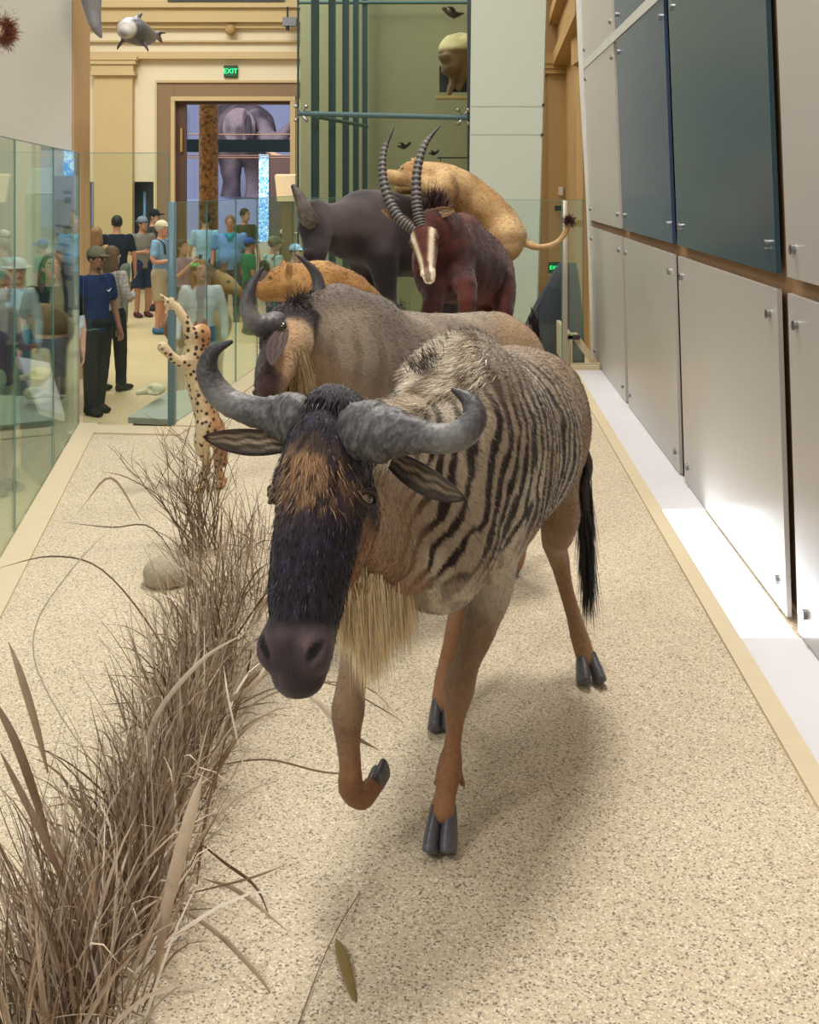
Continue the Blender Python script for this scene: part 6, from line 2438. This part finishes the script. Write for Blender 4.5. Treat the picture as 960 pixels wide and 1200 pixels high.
    def f_shirt(S):
        torso(S, .014, .90 if not crop_top else 1.08)
        for ap in armp:
            if sleeve == 'none':
                continue
            e = ap[0] * .35 + ap[1] * .65 if sleeve == 'short' else ap[2]
            pts = [ap[0], e] if sleeve == 'short' else ap
            S.tube(pts, [.066 * s, .062 * s] if sleeve == 'short' else [.066 * s, .054 * s, .042 * s], k=.03, sub=3)
        if cast:
            S.ball(A(0, -.06, 1.08), (.15 * W_ * s, .13 * s, .15 * s), k=.06)
        S.cut(2, 1.475 * s)
        S.cut(2, (.86 if not crop_top else 1.05) * s, above=False)

    part('shirt', f_shirt, shirt, M_cloth, pattern)

    def f_pants(S):
        for lp in legs:
            if shorts:
                S.tube([lp[0], lp[0] * .08 + lp[1] * .92], [.108 * s * W_, .092 * s], k=.03)
            else:
                S.tube(lp, [.104 * s * W_, .078 * s, .064 * s], k=.03, sub=3)
        S.tube([A(0, 0, .92), A(0, 0, 1.0)], [(.158 * W_ * s, .115 * W_ * s), (.150 * W_ * s, .108 * W_ * s)], k=.04, up=(0, 1, 0))
        S.cut(2, 1.02 * s)
        S.cut(2, (.52 if shorts else .07) * s, above=False)

    part('shorts' if shorts else 'trousers', f_pants, pants, M_cloth)
    for lp in legs:
        def f_shoe(S, lp=lp):
            b0 = lp[2] * [1, 1, 0]
            S.tube([b0 + A(0, .04, .055), b0 + A(0, -.06, .045), b0 + A(0, -.16, .035)], [(.045 * s, .055 * s), (.05 * s, .045 * s), (.045 * s, .032 * s)], k=.02)
            S.cut(2, .004, above=False)
        part('shoe', f_shoe, shoes, M_cloth, vox=.012)
    hairlen = long_hair
    if hair is not None:
        def f_hair(S):
            S.ball(hp(0, .020, .040), (.088 * s, .100 * s, .100 * s), k=.01)
            if hairlen:
                S.tube([hp(0, .055, .03), hp(0, .075, -.10), hp(0, .075, -.26)], [(.085 * s, .05 * s), (.10 * s, .045 * s), (.07 * s, .03 * s)], k=.04, up=(0, 1, 0))
                for k in (-1, 1):
                    S.tube([hp(k * .078, .045, .02), hp(k * .090, .04, -.10), hp(k * .085, .02, -.20)], [.026 * s, .032 * s, .024 * s], k=.02)
            S.ball(hp(0, -.085, -.02), (.066 * s, .075 * s, .088 * s), k=.015, op='sub')
            if not hairlen:
                S.ball(hp(0, .02, -.12), (.12 * s, .12 * s, .075 * s), k=.01, op='sub')
        part('hair', f_hair, hair, M_hairc, vox=.010)
    if cap is not None:
        def f_cap(S):
            S.ball(hp(0, .012, .052), (.094 * s, .108 * s, .094 * s), k=.01)
            S.ball(hp(0, .0, -.045), (.16 * s, .16 * s, .088 * s), k=.006, op='sub')
            if bucket:
                S.ball(hp(0, .0, .045), (.155 * s, .160 * s, .014 * s), k=.01)
            else:
                sg = 1 if back_cap else -1
                S.ball(hp(0, sg * .125, .048), (.062 * s, .075 * s, .010 * s), k=.012)
        part('cap' if not bucket else 'hat', f_cap, cap, M_cloth, vox=.010)
    if 'logo' in extras:                                   # small white curved tick on the chest
        m = MB()
        pts = [A(.055, -.122, 1.315), A(.072, -.126, 1.300), (A(.086, -.124, 1.306)), A(.118, -.112, 1.330)]
        m.loft(pts, [.003, .008, .006, .001], n=6, sub=4, up=(0, -1, 0))
        m.build('chest_logo', pmat('logo_white', rgb(225, 228, 232), .5), t, local=True)
    if 'backpack' in extras:
        part('backpack', lambda S: S.tube([A(0, .17, 1.0), A(0, .18, 1.32)], [(.13 * s, .08 * s), (.12 * s, .07 * s)], k=.02, up=(0, 1, 0)), (28, 30, 32), M_cloth)
    if 'straps' in extras or 'backpack' in extras:
        for k in (-1, 1):
            m = MB()
            m.loft([A(k * .10, .11, 1.40), A(k * .11, .01, 1.475), A(k * .11, -.10, 1.40), A(k * .12, -.125, 1.25)], [(.022 * s, .008 * s)] * 4, n=6, sub=4, up=(0, -1, .2))
            m.build('strap', pmat('strap_black', rgb(28, 30, 32), .7), t, local=True)
    if 'scarf' in extras:
        part('scarf', lambda S: (S.tube([A(-.07, -.04, 1.47), A(-.02, -.10, 1.42), A(.04, -.12, 1.36)], [.03 * s, .035 * s, .02 * s], k=.02), S.tube([A(.07, -.04, 1.47), A(.02, -.10, 1.42), A(-.03, -.13, 1.35)], [.03 * s, .035 * s, .02 * s], k=.02)), (20, 150, 176), M_cloth)
    if 'glasses' in extras:
        m = MB()
        for k in (-1, 1):
            ring = [hp(k * .030 + .018 * math.cos(a), -.108, .008 + .014 * math.sin(a)) for a in np.linspace(0, 6.283, 13)]
            m.loft(ring, [.002] * 13, n=5, sub=1, cap=False)
        m.build('glasses', M_dark, t, local=True)
    if 'bag' in extras:
        part('shoulder_bag', lambda S: S.tube([A(-.22, .08, .92), A(-.22, .08, 1.10)], [(.05 * s, .12 * s), (.045 * s, .11 * s)], k=.02, up=(0, 1, 0)), (110, 160, 160), M_cloth)
    if 'jacket' in extras:
        part('tied_jacket', lambda S: (S.tube([A(.16, .04, 1.36), A(.21, .02, 1.10), A(.20, -.02, .80)], [(.05 * s, .09 * s), (.045 * s, .08 * s), (.03 * s, .05 * s)], k=.03)), (190, 210, 224), M_cloth)
    if 'pouch' in extras:
        part('belt_bag', lambda S: S.tube([A(-.10, -.13, .97), A(.10, -.13, .97)], [(.035 * s, .045 * s)] * 2, k=.02), (24, 24, 28), M_cloth)
    if 'phone' in extras:
        m = MB()
        c_ = (armp[0][2] + armp[1][2]) / 2 + A(0, -.09, .06)
        m.box(c_ - A(.04, .005, .075), c_ + A(.04, .005, .075), .003)
        m.build('phone', M_dark, t, smooth=False, local=True)
    if 'beard' in extras:
        part('beard', lambda S: (S.ball(hp(0, -.055, -.085), (.044 * s, .034 * s, .026 * s), k=.01), S.ball(hp(0, -.075, -.035), (.032 * s, .05 * s, .028 * s), k=.01, op='sub')), (40, 30, 26), M_hairc, vox=.009)
    return t


person('person in navy athletic T-shirt, camouflage cap and black trousers standing left of the glass edge', 112, 11.3, 52, 1.68, (150, 104, 80), (26, 42, 84), pants=(34, 36, 42), shoes=(30, 30, 34),
       cap=(112, 104, 84), hair=(28, 22, 20), look=8, tilt=-4, step=.06, extras=('logo', 'pouch', 'beard'))
person('person in pale checked long-sleeved shirt and black trousers behind the navy T-shirt', 131, 12.5, 150, 1.62, (190, 146, 120), (178, 166, 160), 'long', pants=(26, 26, 32), shoes=(36, 34, 36), hair=(96, 70, 48),
       long_hair=True, pattern='check', arms=('front', 'down'), step=.08)
person('person seen from behind with dark hair, black-navy T-shirt and grey-green jeans', 137, 18.0, 195, 1.80, (196, 140, 112), (24, 30, 46), pants=(112, 122, 116), shoes=(52, 48, 44), hair=(30, 26, 26), wide=1.1)
person('person with curly light brown hair and leopard print top', 113, 17.0, 170, 1.66, (205, 160, 132), (168, 136, 96), pants=(50, 48, 52), hair=(134, 100, 66), long_hair=True, pattern='leopard')
person('person in grey T-shirt and navy shorts with a backwards cap', 167, 19.4, 38, 1.74, (178, 128, 100), (122, 116, 108), pants=(34, 44, 72), shorts=True, shoes=(84, 36, 42), hair=(60, 46, 36),
       cap=(112, 124, 138), back_cap=True, arms=('front', 'front'), look=20)
person('person in a black cap behind the grey T-shirt', 180, 20.4, 70, 1.84, (190, 140, 112), (60, 56, 54), pants=(86, 96, 110), shorts=True, cap=(30, 30, 34), hair=(40, 34, 30), arms=('cross', 'cross'))
person('person in light blue shirt, khaki shorts and khaki cap facing right', 189, 17.3, 78, 1.74, (200, 140, 112), (128, 160, 192), pants=(176, 160, 132), shorts=True, shoes=(64, 110, 150), hair=(190, 180, 170),
       cap=(206, 190, 162), arms=('front', 'front'), extras=('straps',), wide=1.12)
person('person seen from behind in pale blue T-shirt with a teal shoulder bag', 241, 19.6, 188, 1.80, (196, 146, 118), (146, 190, 214), pants=(58, 66, 86), hair=(46, 38, 34), extras=('bag',), wide=1.05)
person('person in blue shirt with turquoise neck scarf and glasses facing the camera', 270, 18.8, 4, 1.78, (206, 142, 118), (104, 152, 206), pants=(70, 74, 90), hair=(120, 92, 74), extras=('scarf', 'glasses'), wide=1.25, cast=True)
person('person in dark green T-shirt behind the blue shirt', 287, 21.2, 38, 1.84, (188, 140, 114), (62, 72, 52), pants=(50, 52, 56), hair=(44, 34, 28), look=15)
person('short person in bright blue cap and green T-shirt', 292, 17.2, 120, 1.48, (186, 136, 110), (30, 120, 86), pants=(48, 56, 70), hair=(50, 40, 34), cap=(30, 84, 170))
person('person in olive cap and mint shirt wearing a black backpack', 321, 16.0, 130, 1.56, (196, 146, 120), (158, 196, 186), pants=(70, 74, 80), hair=(90, 70, 54), cap=(122, 120, 94), extras=('backpack',))
person('person in white cap behind the olive cap', 335, 17.4, 100, 1.62, (200, 150, 124), (52, 46, 46), pants=(60, 62, 70), hair=(70, 54, 44), cap=(222, 214, 196))
person('person in pale blue cap left of the buffalo head', 346, 15.4, 60, 1.48, (200, 150, 124), (60, 60, 66), pants=(60, 62, 70), hair=(60, 46, 40), cap=(156, 200, 226))
person('person with long brown hair, open white shirt and jeans standing in for a glass reflection', 236, 11.2, 6, 1.56, (206, 156, 132), (214, 220, 222), 'long', pattern='open', pants=(62, 96, 136), hair=(150, 100, 58), long_hair=True,
       look=22, tilt=6)  # woman reflected in the low glass, built as a standing figure
person('dark-haired person in pinkish top holding up a phone', 213, 15.6, 60, 1.54, (190, 140, 116), (160, 130, 150), pants=(46, 44, 50), hair=(34, 28, 28), long_hair=True, arms=('phone', 'phone'), extras=('phone',))
person('small person in pink top seen between the buffalo legs', 437, 14.9, 15, 1.36, (206, 150, 126), (200, 150, 156), pants=(80, 100, 120), hair=(120, 86, 60), long_hair=True)
person('long-haired person in black crop top and jeans looking up, stand-in for a reflection', 61, 9.7, 12, 1.72, (205, 158, 136), (26, 28, 34), sleeve='short', pants=(38, 82, 116), shoes=(200, 200, 200), hair=(84, 56, 38),
       long_hair=True, look=16, tilt=12, crop_top=True, extras=('jacket', 'bag'))  # left-glass visitors take the place of reflections in the panes
person('person in pale bucket hat and blue-grey shirt at the far left, stand-in for a reflection', 20, 10.2, 30, 1.64, (200, 160, 136), (150, 180, 200), pants=(110, 110, 104), hair=(90, 76, 60), cap=(188, 200, 200), bucket=True, arms=('front', 'front'))
person('person in dark red sleeveless top cut by the left picture edge', -2, 8.4, 70, 1.66, (120, 78, 60), (84, 34, 40), sleeve='none', pants=(150, 160, 120), shorts=True, hair=(30, 24, 22), arms=('down', 'front'))
person('person in olive cap and beige shirt standing in for a left glass reflection', 42, 12.55, 60, 1.66, (196, 150, 126), (186, 170, 140), pants=(90, 86, 76), hair=(80, 60, 46), cap=(140, 140, 112), arms=('front', 'front'))
